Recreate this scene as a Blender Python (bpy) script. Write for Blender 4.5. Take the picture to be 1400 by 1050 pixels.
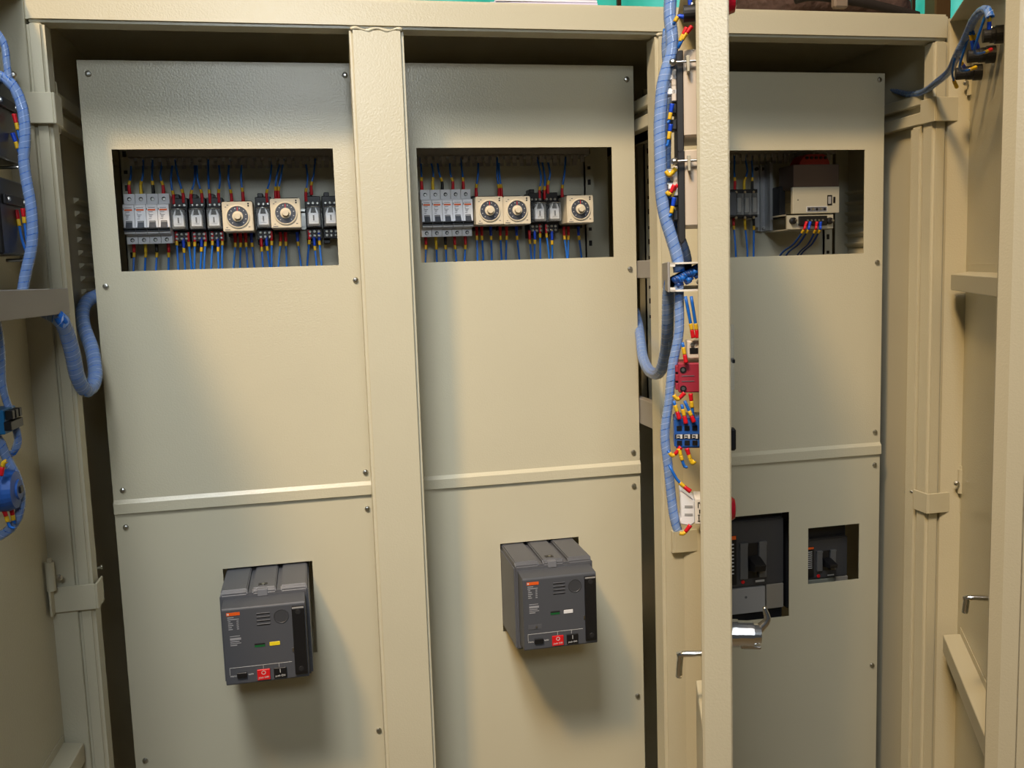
import bpy, bmesh, math, random
from mathutils import Vector, Matrix

for o in list(bpy.data.objects):
    bpy.data.objects.remove(o, do_unlink=True)
SC = bpy.context.scene
COL = SC.collection
random.seed(7)
ZO = 1.75          # height of the cutouts' top edge above the workshop floor (all z below are relative to it)

# ------------------------------------------------------------------ camera
F = 1281.0
YAW, PIT, ROL = 0.20583045, 0.11696229, -0.03297399
CP = Vector((0.2854204, -1.54595403, -0.2071556))
fw = Vector((math.sin(YAW)*math.cos(PIT), math.cos(YAW)*math.cos(PIT), -math.sin(PIT)))
r0 = Vector((math.cos(YAW), -math.sin(YAW), 0)); u0 = r0.cross(fw)
rt = math.cos(ROL)*r0 + math.sin(ROL)*u0
up = rt.cross(fw)
cam = bpy.data.cameras.new('camera'); cam.sensor_width = 36; cam.lens = 36*F/1400
cam.clip_start = .02; cam.clip_end = 100
co = bpy.data.objects.new('camera', cam); COL.objects.link(co)
m = Matrix((rt, up, -fw)).transposed().to_4x4(); m.translation = CP + Vector((0, 0, ZO))
co.matrix_world = m
SC.camera = co

# ------------------------------------------------------------------ world, lights, exposure
SC.view_settings.view_transform = 'Standard'; SC.view_settings.look = 'None'
SC.view_settings.gamma = 1; SC.view_settings.use_curve_mapping = False
SC.view_settings.exposure = 0.0
W = bpy.data.worlds.new('world'); SC.world = W; W.use_nodes = True
W.node_tree.nodes['Background'].inputs[0].default_value = (.80, .88, .92, 1)
W.node_tree.nodes['Background'].inputs[1].default_value = .045

def area(name, loc, target, size, power, col, spread=180):
    l = bpy.data.lights.new(name, 'AREA'); l.shape = 'RECTANGLE'; l.size, l.size_y = size
    l.energy = power; l.color = col; l.spread = math.radians(spread)
    o = bpy.data.objects.new(name, l); COL.objects.link(o)
    o.location = Vector(loc) + Vector((0, 0, ZO))
    d = Vector(target) - Vector(loc)
    o.rotation_euler = d.to_track_quat('-Z', 'Y').to_euler()
    return o
area('window_daylight', (.24, -2.7, .70), (.28, 0, -.2), (.6, .36), 3.5, (.86, .94, 1), 80)
area('roof_skylight', (-.10, -1.85, 2.0), (.50, 0, -.55), (.6, .8), 6.4, (.96, .98, 1), 52)
area('daylight_behind_tarpaulin', (2.0, 3.4, .7), (2.0, 0, .7), (5, 1.6), 70, (.9, 1, .97), 120)
area('warm_roof_lamp', (-1.1, -2.4, 2.9), (.75, 0, -.5), (.45, .45), 142, (1, .66, .30))

# ------------------------------------------------------------------ pixel helpers: a photograph pixel on a known plane
def ray(px, py):
    return fw + rt*((px-700)/F) + up*((525-py)/F)
def at(px, py, Y):
    d = ray(px, py); return CP + d*((Y-CP.y)/d.y)

# ------------------------------------------------------------------ materials
MATS = {}
def srgb(r, g, b):
    f = lambda c: (c/255/12.92) if c/255 <= .04045 else ((c/255+.055)/1.055)**2.4
    return (f(r), f(g), f(b), 1)
def mat(name, col, rough=.5, metal=0, bump=None, alpha=1, trans=0, coat=0, var=0, spec=.5, ior=1.45):
    if name in MATS: return MATS[name]
    m = bpy.data.materials.new(name); m.use_nodes = True
    n, l = m.node_tree.nodes, m.node_tree.links
    p = n['Principled BSDF']
    p.inputs['Base Color'].default_value = srgb(*col)
    p.inputs['Roughness'].default_value = rough
    p.inputs['Metallic'].default_value = metal
    p.inputs['Alpha'].default_value = alpha
    p.inputs['Transmission Weight'].default_value = trans
    p.inputs['Coat Weight'].default_value = coat
    p.inputs['Specular IOR Level'].default_value = spec
    p.inputs['IOR'].default_value = ior
    tc = n.new('ShaderNodeTexCoord')
    if bump:
        t = n.new('ShaderNodeTexNoise'); t.inputs['Scale'].default_value = bump[0]
        t.inputs['Detail'].default_value = 2; l.new(tc.outputs['Object'], t.inputs['Vector'])
        b = n.new('ShaderNodeBump'); b.inputs['Strength'].default_value = bump[1]
        b.inputs['Distance'].default_value = bump[2]
        l.new(t.outputs['Fac'], b.inputs['Height']); l.new(b.outputs['Normal'], p.inputs['Normal'])
    if var:
        t2 = n.new('ShaderNodeTexNoise'); t2.inputs['Scale'].default_value = 7; t2.inputs['Detail'].default_value = 5
        l.new(tc.outputs['Object'], t2.inputs['Vector'])
        mx = n.new('ShaderNodeMix'); mx.data_type = 'RGBA'
        c = srgb(*col)
        mx.inputs[6].default_value = tuple(x*(1-var) for x in c[:3])+(1,)
        mx.inputs[7].default_value = tuple(min(1, x*(1+var)) for x in c[:3])+(1,)
        l.new(t2.outputs['Fac'], mx.inputs[0]); l.new(mx.outputs[2], p.inputs['Base Color'])
    MATS[name] = m
    return m
PAINT = mat('pebble_grey_paint', (198, 193, 170), .27, bump=(360, .38, .0009), var=.035)
SMOOTH = mat('smooth_grey_paint', (196, 191, 168), .36, bump=(300, .15, .0004), var=.03)
PLATE = mat('plate_paint', (180, 178, 160), .4, bump=(420, .5, .0006))
ZINC = mat('zinc', (190, 190, 185), .3, 1)
CHROME = mat('chrome', (240, 240, 240), .2, 1)
ALU = mat('aluminium', (200, 198, 188), .35, 1)
ALUP = mat('aluminium_cover', (186, 182, 164), .5, .25)
STEEL = mat('brown_steel', (92, 76, 66), .5, .3)
DGREY = mat('breaker_grey', (84, 86, 92), .45, bump=(900, .2, .0003))
DGREY2 = mat('breaker_face_grey', (74, 77, 84), .5, bump=(900, .2, .0003))
BLACK = mat('black_plastic', (22, 22, 24), .4)
BLACK2 = mat('soft_black_plastic', (32, 32, 34), .55)
WHITE = mat('white_plastic', (225, 226, 230), .4)
CREAM = mat('cream_plastic', (213, 202, 178), .45)
MCREAM = mat('meter_plastic', (205, 194, 180), .45)
LGREY = mat('light_grey_plastic', (150, 150, 150), .5)
DUCT = mat('duct_grey', (150, 148, 146), .5)
DUCTW = mat('duct_white', (226, 222, 214), .4)
ORANGE = mat('orange_print', (222, 92, 28), .5)
PRINT = mat('dark_print', (90, 92, 100), .6)
LPRINT = mat('light_print', (196, 198, 200), .6)
TOGGLE = mat('toggle_grey', (62, 66, 74), .4)
DIAL = mat('dial_grey', (70, 74, 84), .3)
RED = mat('red_plastic', (206, 26, 32), .4)
REDD = mat('sleeve_red', (200, 20, 34), .4)
CRIMSON = mat('crimson_plastic', (148, 40, 58), .45)
BOB = mat('bobbin_red', (168, 44, 38), .5)
GREEN = mat('green_window', (28, 96, 52), .3)
YEL = mat('yellow_marker', (214, 172, 36), .45)
YELW = mat('yellow_window', (226, 206, 40), .4)
WIRE = mat('blue_wire', (28, 100, 190), .35)
WIRED = mat('dark_blue_wire', (24, 62, 128), .35)
SLB = mat('sleeve_blue', (20, 70, 200), .4)
SLK = mat('sleeve_black', (18, 18, 20), .4)
SLY = mat('sleeve_yellow', (232, 192, 36), .4)
BLOCK = mat('blue_block', (36, 84, 160), .4)
TEAL = mat('teal_block', (24, 104, 160), .4)
WRAP = mat('spiral_wrap', (176, 204, 242), .2, alpha=.42, coat=.4)
CLEAR = mat('clear_plastic', (235, 240, 240), .08, alpha=.16, coat=.6)
LED = mat('lamp_red', (190, 20, 40), .25, coat=.5)
SILVER = mat('relay_silver', (236, 238, 242), .28, .2)
RUST = mat('rust_spot', (120, 70, 40), .8)
SOLE = {'red': REDD, 'yellow': SLY, 'black': SLK, 'blue': SLB}

# ------------------------------------------------------------------ mesh builder
def resample(pts, step):
    P = [Vector(p) for p in pts]
    if len(P) == 2:
        n = max(1, int((P[1]-P[0]).length/step)); return [P[0].lerp(P[1], i/n) for i in range(n+1)]
    Q = [P[0]*2-P[1]] + P + [P[-1]*2-P[-2]]
    out = []
    for i in range(1, len(Q)-2):
        a, b, c, d = Q[i-1:i+3]
        n = max(2, int((c-b).length/step))
        for k in range(n):
            t = k/n
            out.append(.5*((2*b)+(c-a)*t+(2*a-5*b+4*c-d)*t*t+(3*b-a-3*c+d)*t**3))
    out.append(P[-1])
    return out
def frames(pts):
    T = []
    for i in range(len(pts)):
        t = pts[min(i+1, len(pts)-1)]-pts[max(i-1, 0)]
        T.append(t.normalized() if t.length > 1e-9 else Vector((0, 0, 1)))
    a = Vector((0, 1, 0)) if abs(T[0].y) < .9 else Vector((1, 0, 0))
    N = [(a-T[0]*a.dot(T[0])).normalized()]
    for i in range(1, len(pts)):
        v = N[-1]-T[i]*N[-1].dot(T[i]); N.append(v.normalized())
    return T, N
class MB:
    def __init__(s, xf=None):
        s.v, s.f, s.sm, s.xf = [], [], [], xf
    def add(s, verts, faces, smooth=False):
        k = len(s.v)
        s.v += [tuple((s.xf @ Vector(p)) if s.xf else p) for p in verts]
        s.f += [tuple(i+k for i in f) for f in faces]; s.sm += [smooth]*len(faces)
        return s
    def bm(s, b, smooth=False):
        b.verts.ensure_lookup_table()
        for i, v in enumerate(b.verts): v.index = i
        s.add([v.co.copy() for v in b.verts], [[v.index for v in f.verts] for f in b.faces], smooth); b.free(); return s
    def box(s, a, b, bev=0, seg=1):
        lo = [min(p, q) for p, q in zip(a, b)]; hi = [max(p, q) for p, q in zip(a, b)]
        if not bev:
            v = [(x, y, z) for z in (lo[2], hi[2]) for y in (lo[1], hi[1]) for x in (lo[0], hi[0])]
            return s.add(v, [(0, 2, 3, 1), (4, 5, 7, 6), (0, 1, 5, 4), (2, 6, 7, 3), (0, 4, 6, 2), (1, 3, 7, 5)])
        k = bmesh.new(); bmesh.ops.create_cube(k, size=1)
        for v in k.verts:
            v.co = Vector([(lo[i]+hi[i])/2+v.co[i]*(hi[i]-lo[i]) for i in range(3)])
        bmesh.ops.bevel(k, geom=k.edges[:], offset=bev, segments=seg, affect='EDGES', clamp_overlap=True)
        return s.bm(k)
    def prism(s, poly, axis, a, b, bev=0, seg=1):
        """poly: 2-D outline in the two other axes (in x,y,z order), extruded along axis from a to b"""
        def P(q, h):
            l = list(q); l.insert(axis, h); return tuple(l)
        n = len(poly)
        k = bmesh.new()
        A = [k.verts.new(P(q, a)) for q in poly]; B = [k.verts.new(P(q, b)) for q in poly]
        k.faces.new(A[::-1]); k.faces.new(B)
        for i in range(n): k.faces.new((A[i], A[(i+1) % n], B[(i+1) % n], B[i]))
        bmesh.ops.recalc_face_normals(k, faces=k.faces[:])
        if bev: bmesh.ops.bevel(k, geom=k.edges[:], offset=bev, segments=seg, affect='EDGES', clamp_overlap=True)
        return s.bm(k)
    def tube(s, pts, r, seg=8, step=.006, caps=True):
        P = resample(pts, step); T, N = frames(P)
        v, f = [], []
        rr = r if callable(r) else (lambda t: r)
        for i, p in enumerate(P):
            B = T[i].cross(N[i]); q = rr(i/max(1, len(P)-1))
            for k in range(seg):
                a = 2*math.pi*k/seg; v.append(p+(N[i]*math.cos(a)+B*math.sin(a))*q)
        for i in range(len(P)-1):
            for k in range(seg):
                f.append((i*seg+k, i*seg+(k+1) % seg, (i+1)*seg+(k+1) % seg, (i+1)*seg+k))
        if caps:
            f.append(tuple(range(seg))[::-1]); f.append(tuple((len(P)-1)*seg+k for k in range(seg)))
        return s.add(v, f, True)
    def helix(s, pts, r, pitch=.016, cover=.9, step=.0022):
        P = resample(pts, .003); T, N = frames(P)
        L = [0]
        for i in range(1, len(P)): L.append(L[-1]+(P[i]-P[i-1]).length)
        def ev(q):
            q = max(0, min(L[-1]-1e-6, q)); i = 0
            lo, hi = 0, len(L)-2
            while lo < hi:
                mid = (lo+hi+1)//2
                if L[mid] <= q: lo = mid
                else: hi = mid-1
            i = lo; t = (q-L[i])/max(1e-9, L[i+1]-L[i])
            return P[i].lerp(P[i+1], t), T[i], N[i]
        n = int(L[-1]/pitch*14); v, f = [], []
        for i in range(n+1):
            q = L[-1]*i/n; a = 2*math.pi*q/pitch
            for o in (-.5, .5):
                p, t, nn = ev(q+o*pitch*cover); b = t.cross(nn)
                v.append(p+(nn*math.cos(a)+b*math.sin(a))*r)
        for i in range(n): f.append((2*i, 2*i+1, 2*i+3, 2*i+2))
        return s.add(v, f, True)
    def lathe(s, prof, c, axis, seg=20):
        """prof: (radius, height) list; axis: Vector"""
        ax = Vector(axis).normalized(); t = Vector((0, 0, 1)) if abs(ax.z) < .9 else Vector((1, 0, 0))
        n = (t-ax*t.dot(ax)).normalized(); b = ax.cross(n); c = Vector(c)
        v, f = [], []
        for r, h in prof:
            for k in range(seg):
                a = 2*math.pi*k/seg; v.append(c+ax*h+(n*math.cos(a)+b*math.sin(a))*r)
        m = len(prof)
        for i in range(m-1):
            for k in range(seg):
                f.append((i*seg+k, i*seg+(k+1) % seg, (i+1)*seg+(k+1) % seg, (i+1)*seg+k))
        f.append(tuple(range(seg))[::-1]); f.append(tuple((m-1)*seg+k for k in range(seg)))
        return s.add(v, f, False)
    def sheet(s, X, Z, holes, y0, y1):
        """rectangular sheet in the XZ plane with rectangular holes, thickness y0..y1"""
        xs = sorted({X[0], X[1], *[h[0] for h in holes], *[h[1] for h in holes]})
        zs = sorted({Z[0], Z[1], *[h[2] for h in holes], *[h[3] for h in holes]})
        nx, nz = len(xs)-1, len(zs)-1
        def solid(i, j):
            if i < 0 or j < 0 or i >= nx or j >= nz: return False
            cx, cz = (xs[i]+xs[i+1])/2, (zs[j]+zs[j+1])/2
            return not any(h[0] < cx < h[1] and h[2] < cz < h[3] for h in holes)
        for i in range(nx):
            for j in range(nz):
                if not solid(i, j): continue
                a, b, c, d = xs[i], xs[i+1], zs[j], zs[j+1]
                s.add([(a, y0, c), (b, y0, c), (b, y0, d), (a, y0, d)], [(0, 1, 2, 3)])
                s.add([(a, y1, c), (b, y1, c), (b, y1, d), (a, y1, d)], [(3, 2, 1, 0)])
                if not solid(i-1, j): s.add([(a, y0, c), (a, y0, d), (a, y1, d), (a, y1, c)], [(0, 1, 2, 3)])
                if not solid(i+1, j): s.add([(b, y0, c), (b, y0, d), (b, y1, d), (b, y1, c)], [(3, 2, 1, 0)])
                if not solid(i, j-1): s.add([(a, y0, c), (b, y0, c), (b, y1, c), (a, y1, c)], [(3, 2, 1, 0)])
                if not solid(i, j+1): s.add([(a, y0, d), (b, y0, d), (b, y1, d), (a, y1, d)], [(0, 1, 2, 3)])
        return s
    def build(s, name, material, parent=None, label=None):
        me = bpy.data.meshes.new(name); me.from_pydata([tuple(v) for v in s.v], [], s.f); me.update()
        for p, k in zip(me.polygons, s.sm): p.use_smooth = k
        b = bmesh.new(); b.from_mesh(me); bmesh.ops.recalc_face_normals(b, faces=b.faces[:]) if not getattr(s, 'keep', 0) else None
        b.to_mesh(me); b.free()
        me.materials.append(material)
        o = bpy.data.objects.new(name, me); COL.objects.link(o); o.parent = parent
        if label: o['label'] = label
        return o
def tag(o, label, cat, group=None, kind=None):
    if label: o['label'] = label
    if cat: o['category'] = cat
    if group: o['group'] = group
    if kind: o['kind'] = kind
    return o
def empty(name, label=None, cat=None, group=None, loc=None):
    o = bpy.data.objects.new(name, None); COL.objects.link(o); o.empty_display_size = .02
    if loc is not None: o.location = loc; o['_p'] = 1
    return tag(o, label, cat, group)
def copy_tree(o, parent=None):
    c = o.copy(); COL.objects.link(c); c.parent = parent
    for ch in list(o.children): copy_tree(ch, c)
    return c
def text(txt, size, loc, material, parent, name='lettering', xf=None, align='CENTER', ext=.0002):
    cu = bpy.data.curves.new(name, 'FONT'); cu.body = txt; cu.size = size; cu.align_x = align; cu.align_y = 'CENTER'
    cu.extrude = ext
    t = bpy.data.objects.new(name, cu); COL.objects.link(t)
    me = bpy.data.meshes.new_from_object(t)
    bpy.data.objects.remove(t, do_unlink=True)
    R = Matrix.Rotation(math.pi/2, 4, 'X')
    me.transform(Matrix.Translation(Vector(loc)) @ (xf or Matrix()) @ R)
    me.materials.clear(); me.materials.append(material)
    o = bpy.data.objects.new(name, me); COL.objects.link(o); o.parent = parent
    return o

# ------------------------------------------------------------------ setting: workshop
ZF = -ZO
FLOORM = mat('concrete', (120, 116, 108), .8, bump=(30, .3, .004), var=.15)
tag(MB().box((-4, -5, ZF-.05), (6, 3, ZF)).build('floor', FLOORM), 'grey concrete workshop floor', None, kind='structure')
def tarp():
    g = MB(); nx, nz = 120, 24; v = []
    for j in range(nz+1):
        for i in range(nx+1):
            x = -1.0+6.5*i/nx; z = -1.7+3.4*j/nz
            y = 2.2+.05*math.sin(x*9+z*1.3)+.03*math.sin(x*23-z*2)+.02*math.sin(z*7+x*3)
            v.append((x, y, z))
    f = [(j*(nx+1)+i, j*(nx+1)+i+1, (j+1)*(nx+1)+i+1, (j+1)*(nx+1)+i) for j in range(nz) for i in range(nx)]
    g.add(v, f, True); g.keep = 1
    return g
def tarp_mat():
    m = mat('green_tarp', (58, 160, 140), .5)
    n, l = m.node_tree.nodes, m.node_tree.links; p = n['Principled BSDF']
    t = n.new('ShaderNodeTexNoise'); t.inputs['Scale'].default_value = 3; t.inputs['Detail'].default_value = 3
    t.inputs['Distortion'].default_value = .3
    r = n.new('ShaderNodeValToRGB'); r.color_ramp.elements[0].position = .4; r.color_ramp.elements[1].position = .68
    r.color_ramp.elements[0].color = srgb(52, 158, 140); r.color_ramp.elements[1].color = srgb(112, 192, 182)
    tc = n.new('ShaderNodeTexCoord'); l.new(tc.outputs['Object'], t.inputs['Vector'])
    l.new(t.outputs['Fac'], r.inputs['Fac']); l.new(r.outputs['Color'], p.inputs['Base Color'])
    tr = n.new('ShaderNodeBsdfTranslucent'); mxs = n.new('ShaderNodeMixShader'); mxs.inputs[0].default_value = .6
    l.new(r.outputs['Color'], tr.inputs['Color']); l.new(p.outputs[0], mxs.inputs[1]); l.new(tr.outputs[0], mxs.inputs[2])
    l.new(mxs.outputs[0], n['Material Output'].inputs[0])
    return m
tag(tarp().build('tarpaulin', tarp_mat()), 'green tarpaulin hanging in folds behind the cabinet', 'tarpaulin')
WOOD = mat('weathered_wood', (120, 98, 72), .8, bump=(60, .4, .003), var=.2)
def post(px, w, Y, m, label, name):
    x = at(px, 5, Y).x
    g = MB().box((x-w/2, Y-w/2, ZF), (x+w/2, Y+w/2, 1.6), w*.08)
    return tag(g.build(name, m), label, 'post')
post(1282, .075, 2.02, WOOD, 'weathered wooden post in front of the green tarpaulin beside the right door', 'wooden_post')
post(1248, .016, 2.05, STEEL, 'thin brown steel pole in front of the green tarpaulin right of bag', 'steel_pole')
post(846, .016, 2.06, STEEL, 'thin brown steel pole behind the cabinet top left of the middle door', 'steel_pole')

# ------------------------------------------------------------------ cabinet
CAB = empty('switchboard_cabinet', 'pebble grey sheet steel switchboard cabinet of three bays with open doors', 'cabinet')
YF = -.12                       # front of the frame; the cover panels lie in y = 0
XL, XR = -.075, 1.345
ZB = -1.72
YB = .64
def part(g, name, material, parent=CAB, label=None): return g.build(name, material, parent, label)
part(MB().box((XL, YF, .155), (XR, YF+.042, .197), .004, 2), 'top_beam', PAINT)
part(MB().box((XL, YF, ZB), (XR, YF+.042, ZB+.09), .004, 2), 'bottom_beam', PAINT)
def stile(x0, x1, dep):
    g = MB().box((x0, YF, ZB+.088), (x1, YF+dep, .157), .005, 3)
    return part(g, 'stile', PAINT)
stile(XL, -.052, .04)
S1 = stile(.359, .438, .045); S2 = stile(.829, .906, .045); stile(1.319, XR, .032)
part(MB().box((1.320, YF+.036, ZB), (XR, YF+.066, .022), .004, 2), 'corner_post', PAINT)
def weld(x0, x1, parent):
    pts = [(x0+(x1-x0)*i/9, YF+.0012+.0008*math.sin(i*2.3), .1535+.002*math.sin(i*1.7)) for i in range(10)]
    return part(MB().tube(pts, lambda t: .0022+.001*math.sin(t*21), 8), 'weld_bead', PAINT, parent)
weld(.361, .436, S1); weld(.831, .904, S2)
for sx, px0 in ((XL-.0015, 1), (XR, -1)):
    SP = part(MB().box((sx, YF-.0005, ZB), (sx+.0015, YB, .19)), 'side_panel', SMOOTH)
    for i in range(9):
        z = -.065-i*.0205; x = sx+(.0015 if px0 > 0 else 0); w = .0075*px0
        g = MB().prism([(x, z), (x+w, z-.001), (x+w*.9, z-.004), (x, z-.009)], 1, .07, .21)
        part(g, 'louvre', SMOOTH, SP)
part(MB().box((XL, YB, ZB), (XR, YB+.0015, .19)), 'back_panel', SMOOTH)
part(MB().box((XL, YF+.03, .189), (XR, YB, .196)), 'roof_panel', SMOOTH)
part(MB().box((XL, YF+.03, ZB), (XR, YB, ZB+.004)), 'base_panel', SMOOTH)
part(MB().box((XL+.01, YF+.03, ZF), (XR-.01, YB-.02, ZB)), 'plinth', BLACK2)
# depth rails: open C channels running from the front stiles to the back
def rail(x, side, z0, h=.052):
    g = MB(); t = .002; d = .014*side
    g.box((x, YF+.042, z0), (x+t*side, YB, z0+h))
    g.box((x, YF+.045, z0), (x+d, YB, z0+h*.40), .0015)
    g.box((x, YF+.045, z0+h*.64), (x+d, YB, z0+h), .0015)
    return part(g, 'depth_rail', SMOOTH)
rail(XL+.001, 1, .026); rail(.853, -1, .026); rail(.897, 1, .026); rail(XR-.001, -1, .026)
for z, h in ((-.222, .030), (-.476, .045)):
    part(MB().box((.836, YF+.046, z), (.850, YB, z+h), .001), 'cross_bar', DUCT)
part(MB().box((XL+.003, YF+.045, .012), (-.0525, YF+.050, .085), .0015), 'gusset_plate', SMOOTH)

part(MB().tube([at(126, 778, -.09), at(138, 775.5, -.05)], .0018, 8).lathe([(.0035, 0), (.003, .002)], at(138, 775.5, -.05), (1, 0, 0), 10), 'side_bolt', ZINC)
part(MB().tube([at(1239, 673, -.05), at(1247, 672, -.08)], .0018, 8).lathe([(.0035, 0), (.003, .002)], at(1239, 673, -.05), (-1, 0, 0), 10), 'side_bolt', ZINC)
# cover panels with real cutouts
SCREWZ_U, SCREWZ_L = (.112, -.206, -.523), (-.585, -.977)
def screw(x, z, parent, y=0):
    g = MB().lathe([(.0046, 0), (.0046, .0012), (.0036, .0028), (.0015, .0034)], (x, y-.0002, z), (0, -1, 0), 14)
    o = g.build('screw', ZINC, parent)
    k = MB(Matrix.Translation((x, y-.0034, z)) @ Matrix.Rotation(random.random()*3, 4, 'Y'))
    k.box((-.0022, 0, -.0005), (.0022, -.0005, .0005)); k.box((-.0005, 0, -.0022), (.0005, -.0005, .0022))
    return o
def cover(x0, x1, ztop, hole_u, holes_l, sx):
    z0 = -.541
    g = MB().sheet((x0, x1), (z0, ztop), [hole_u], 0, .0016)
    # joggle at the foot that laps over the lower panel
    pr = [(.0, z0), (-.0045, z0-.006), (-.0045, -.563), (-.003, -.563), (-.003, z0-.0055), (.0016, z0)]
    g.prism(pr, 0, x0, x1)
    g.box((x0, .0016, z0), (x0+.0016, .018, ztop)); g.box((x1-.0016, .0016, z0), (x1, .018, ztop)); g.box((x0, .0016, ztop-.0016), (x1, .018, ztop))
    P = part(g, 'cover_panel', PAINT)
    for z in SCREWZ_U:
        for x in sx: screw(x, z+random.uniform(-.003, .003), P)
    g = MB().sheet((x0, x1), (ZB+.1, -.555), holes_l, 0, .0016)
    g.box((x0, .0016, ZB+.1), (x0+.0016, .018, -.565)); g.box((x1-.0016, .0016, ZB+.1), (x1, .018, -.565))
    Q = part(g, 'cover_panel', SMOOTH)
    for z in SCREWZ_L+(-1.4,):
        for x in sx: screw(x, z+random.uniform(-.003, .003), Q)
    return P, Q
cover(-.039, .369, .131, (0, .330, -.184, 0), [(.118, .2605, -.826, -.668)], (-.024, .355))
cover(.425, .834, .133, (.463, .7935, -.184, 0), [(.578, .7185, -.827, -.669)], (.440, .822))
cover(.898, 1.306, .126, (.938, 1.268, -.191, -.007), [(.975, 1.1215, -.858, -.659), (1.160, 1.265, -.801, -.6935)], (.912, 1.295))

# mounting plates, uprights, ducts, rails
YP = .158
def bay(x0, x1):
    MP = part(MB().box((x0, YP, -.32), (x1, YP+.002, .12)), 'mounting_plate', PLATE)
    for xs in (x0-.018, x1):
        g = MB().box((xs, YP-.004, -.5), (xs+.018, YP+.0, .125)).box((xs, YP-.004, -.5), (xs+.002, YP+.03, .125))
        U = g.build('perforated_upright', PLATE, MP)
        for i in range(15):
            z = -.30+i*.028
            k = MB().box((xs+.006, YP-.0046, z), (xs+.012, YP-.0038, z+(.010 if i % 2 else .006)), .0012)
            part(k, 'upright_holes', BLACK, MP)
    for z0, z1 in ((-.012, .055), (-.30, -.235)):
        g = MB().box((x0+.004, YP-.052, z0+.012), (x1-.004, YP, z1-.012))
        n = int((x1-x0-.01)/.0125)
        for i in range(n):
            xx = x0+.006+i*.0125
            for yy in (YP-.052, YP-.002):
                g.box((xx, yy, z0), (xx+.0075, yy+.0018, z0+.014)); g.box((xx, yy, z1-.014), (xx+.0075, yy+.0018, z1))
        g.build('wiring_duct', DUCT, MP)
    zr = -.1005
    g = MB()
    for a, b, c, d in ((zr-.0175, zr-.0125, YP-.0075, YP-.0065), (zr+.0125, zr+.0175, YP-.0075, YP-.0065), (zr-.0125, zr+.0125, YP-.0012, YP-.0002),
                       (zr-.0135, zr-.0125, YP-.0075, YP-.0002), (zr+.0125, zr+.0135, YP-.0075, YP-.0002)):
        g.box((x0+.006, c, a), (x1-.006, d, b))
    g.build('din_rail', ZINC, MP)
    return MP
bay(.0, .352); bay(.463, at(799.5, 300, YP).x); bay(.925, at(1125, 300, YP).x)
for x0, x1 in ((at(812, 300, YP+.02).x, at(832, 300, YP+.02).x), (at(1142, 300, YP+.02).x, at(1163, 300, YP+.02).x)):          # plain strips of the inner back beside the mounting plates
    part(MB().box((x0, YP+.02, -.5), (x1, YP+.022, .13)), 'filler_strip', PLATE)

# ------------------------------------------------------------------ doors
class Door:
    def __init__(s, xh, phi, side):
        t = math.radians(phi); s.o = Vector((xh, YF, 0))
        s.d = Vector((math.cos(t)*(-side), -math.sin(t), 0))      # side +1: hinged on its right, -1: on its left
        s.n = Vector((-side*math.sin(t), math.cos(t), 0))
        s.M = Matrix((s.d, s.n, Vector((0, 0, 1)))).transposed().to_4x4(); s.M.translation = s.o
    def P(s, u, n, z): return s.M @ Vector((u, n, z))
    def u_plane(s, px, py, u):       # pixel on the plane across the door at u: (n, z)
        d = ray(px, py); q = s.o+s.d*u
        p = CP+d*((q-CP).dot(s.d)/d.dot(s.d)); return (p-s.o).dot(s.n), p.z
    def n_plane(s, px, py, n):
        d = ray(px, py); q = s.o+s.n*n
        p = CP+d*((q-CP).dot(s.n)/d.dot(s.n)); return (p-s.o).dot(s.d), p.z
    def W(s, px, py, u):
        n, z = s.u_plane(px, py, u); return s.P(u, n, z)
D1, D2, D3 = Door(-.0755, 92, -1), Door(.866, 70.3, 1), Door(1.3455, 61.5, 1)
T = .035
ZT, ZD = .186, -1.69
def door(D, Wd, ch, ext=0):
    g = MB(D.M); t = .0018; o = 0
    g.box((o, -T, ZD), (Wd, -T+t, ZT))                              # sheet
    g.box((o, -T, ZD), (o+t, 0, ZT))                                # hinge side flange
    pr = [(Wd, -T-ext), (Wd, -ch), (Wd-ch, 0), (Wd-ch-.006, 0), (Wd-ch-.006, -t), (Wd-ch-t*.7, -t), (Wd-t, -ch-t*.5), (Wd-t, -T-ext)]
    k = [(a, b) for a, b in pr]
    g.prism(k, 2, ZD, ZT)                                           # free edge flange with its lip
    g.box((o, -T, ZT-t), (Wd-ch, 0, ZT)); g.box((o, -T, ZD), (Wd-ch, 0, ZD+t))
    return part(g, 'door', PAINT)
def stiffener(D, Do, u0, u1, z0, z1, dep=.03):
    g = MB(D.M)
    pr = [(-T+.002, z0), (-T+dep, z0+.004), (-T+dep, z1-.004), (-T+.002, z1)]
    g.prism(pr, 0, u0, u1, .001)
    g.box((u0, -T+.0019, z1), (u1, -T+.0032, z1+.012))
    return g.build('stiffener', SMOOTH, Do)
def hinge(D, Do, side, xh, z0, z1, xs_edge, tall=.042):
    """strap on the cabinet stile reaching into the door tray, with the pin barrel on the door"""
    h = MB()
    a, b = xh-side*-.0, xs_edge
    h.box((xh+side*.030, YF-.009, z0), (xs_edge, YF-.006, z1), .001)
    h.box((xs_edge-side*.003, YF-.009, z0), (xs_edge, YF+.03, z1), .001)
    h.box((xh+side*.030, YF-.026, z0), (xh+side*.027, YF-.006, z1), .001)
    S = h.build('hinge_strap', SMOOTH, Do)
    g = MB(); c = (xh+side*.026, YF-.022, z1)
    g.lathe([(.0062, 0), (.0062, tall), (.0035, tall), (.0035, tall+.006)], c, (0, 0, 1), 14)
    g.build('hinge_barrel', SMOOTH, Do)
    MB().lathe([(.0045, 0), (.0045, .003), (.002, .005)], (c[0]-side*.012, c[1]-.002, z1+tall*.45), (-side*.3, -1, 0), 10).build('hinge_bolt', ZINC, Do)
    return S
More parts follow.
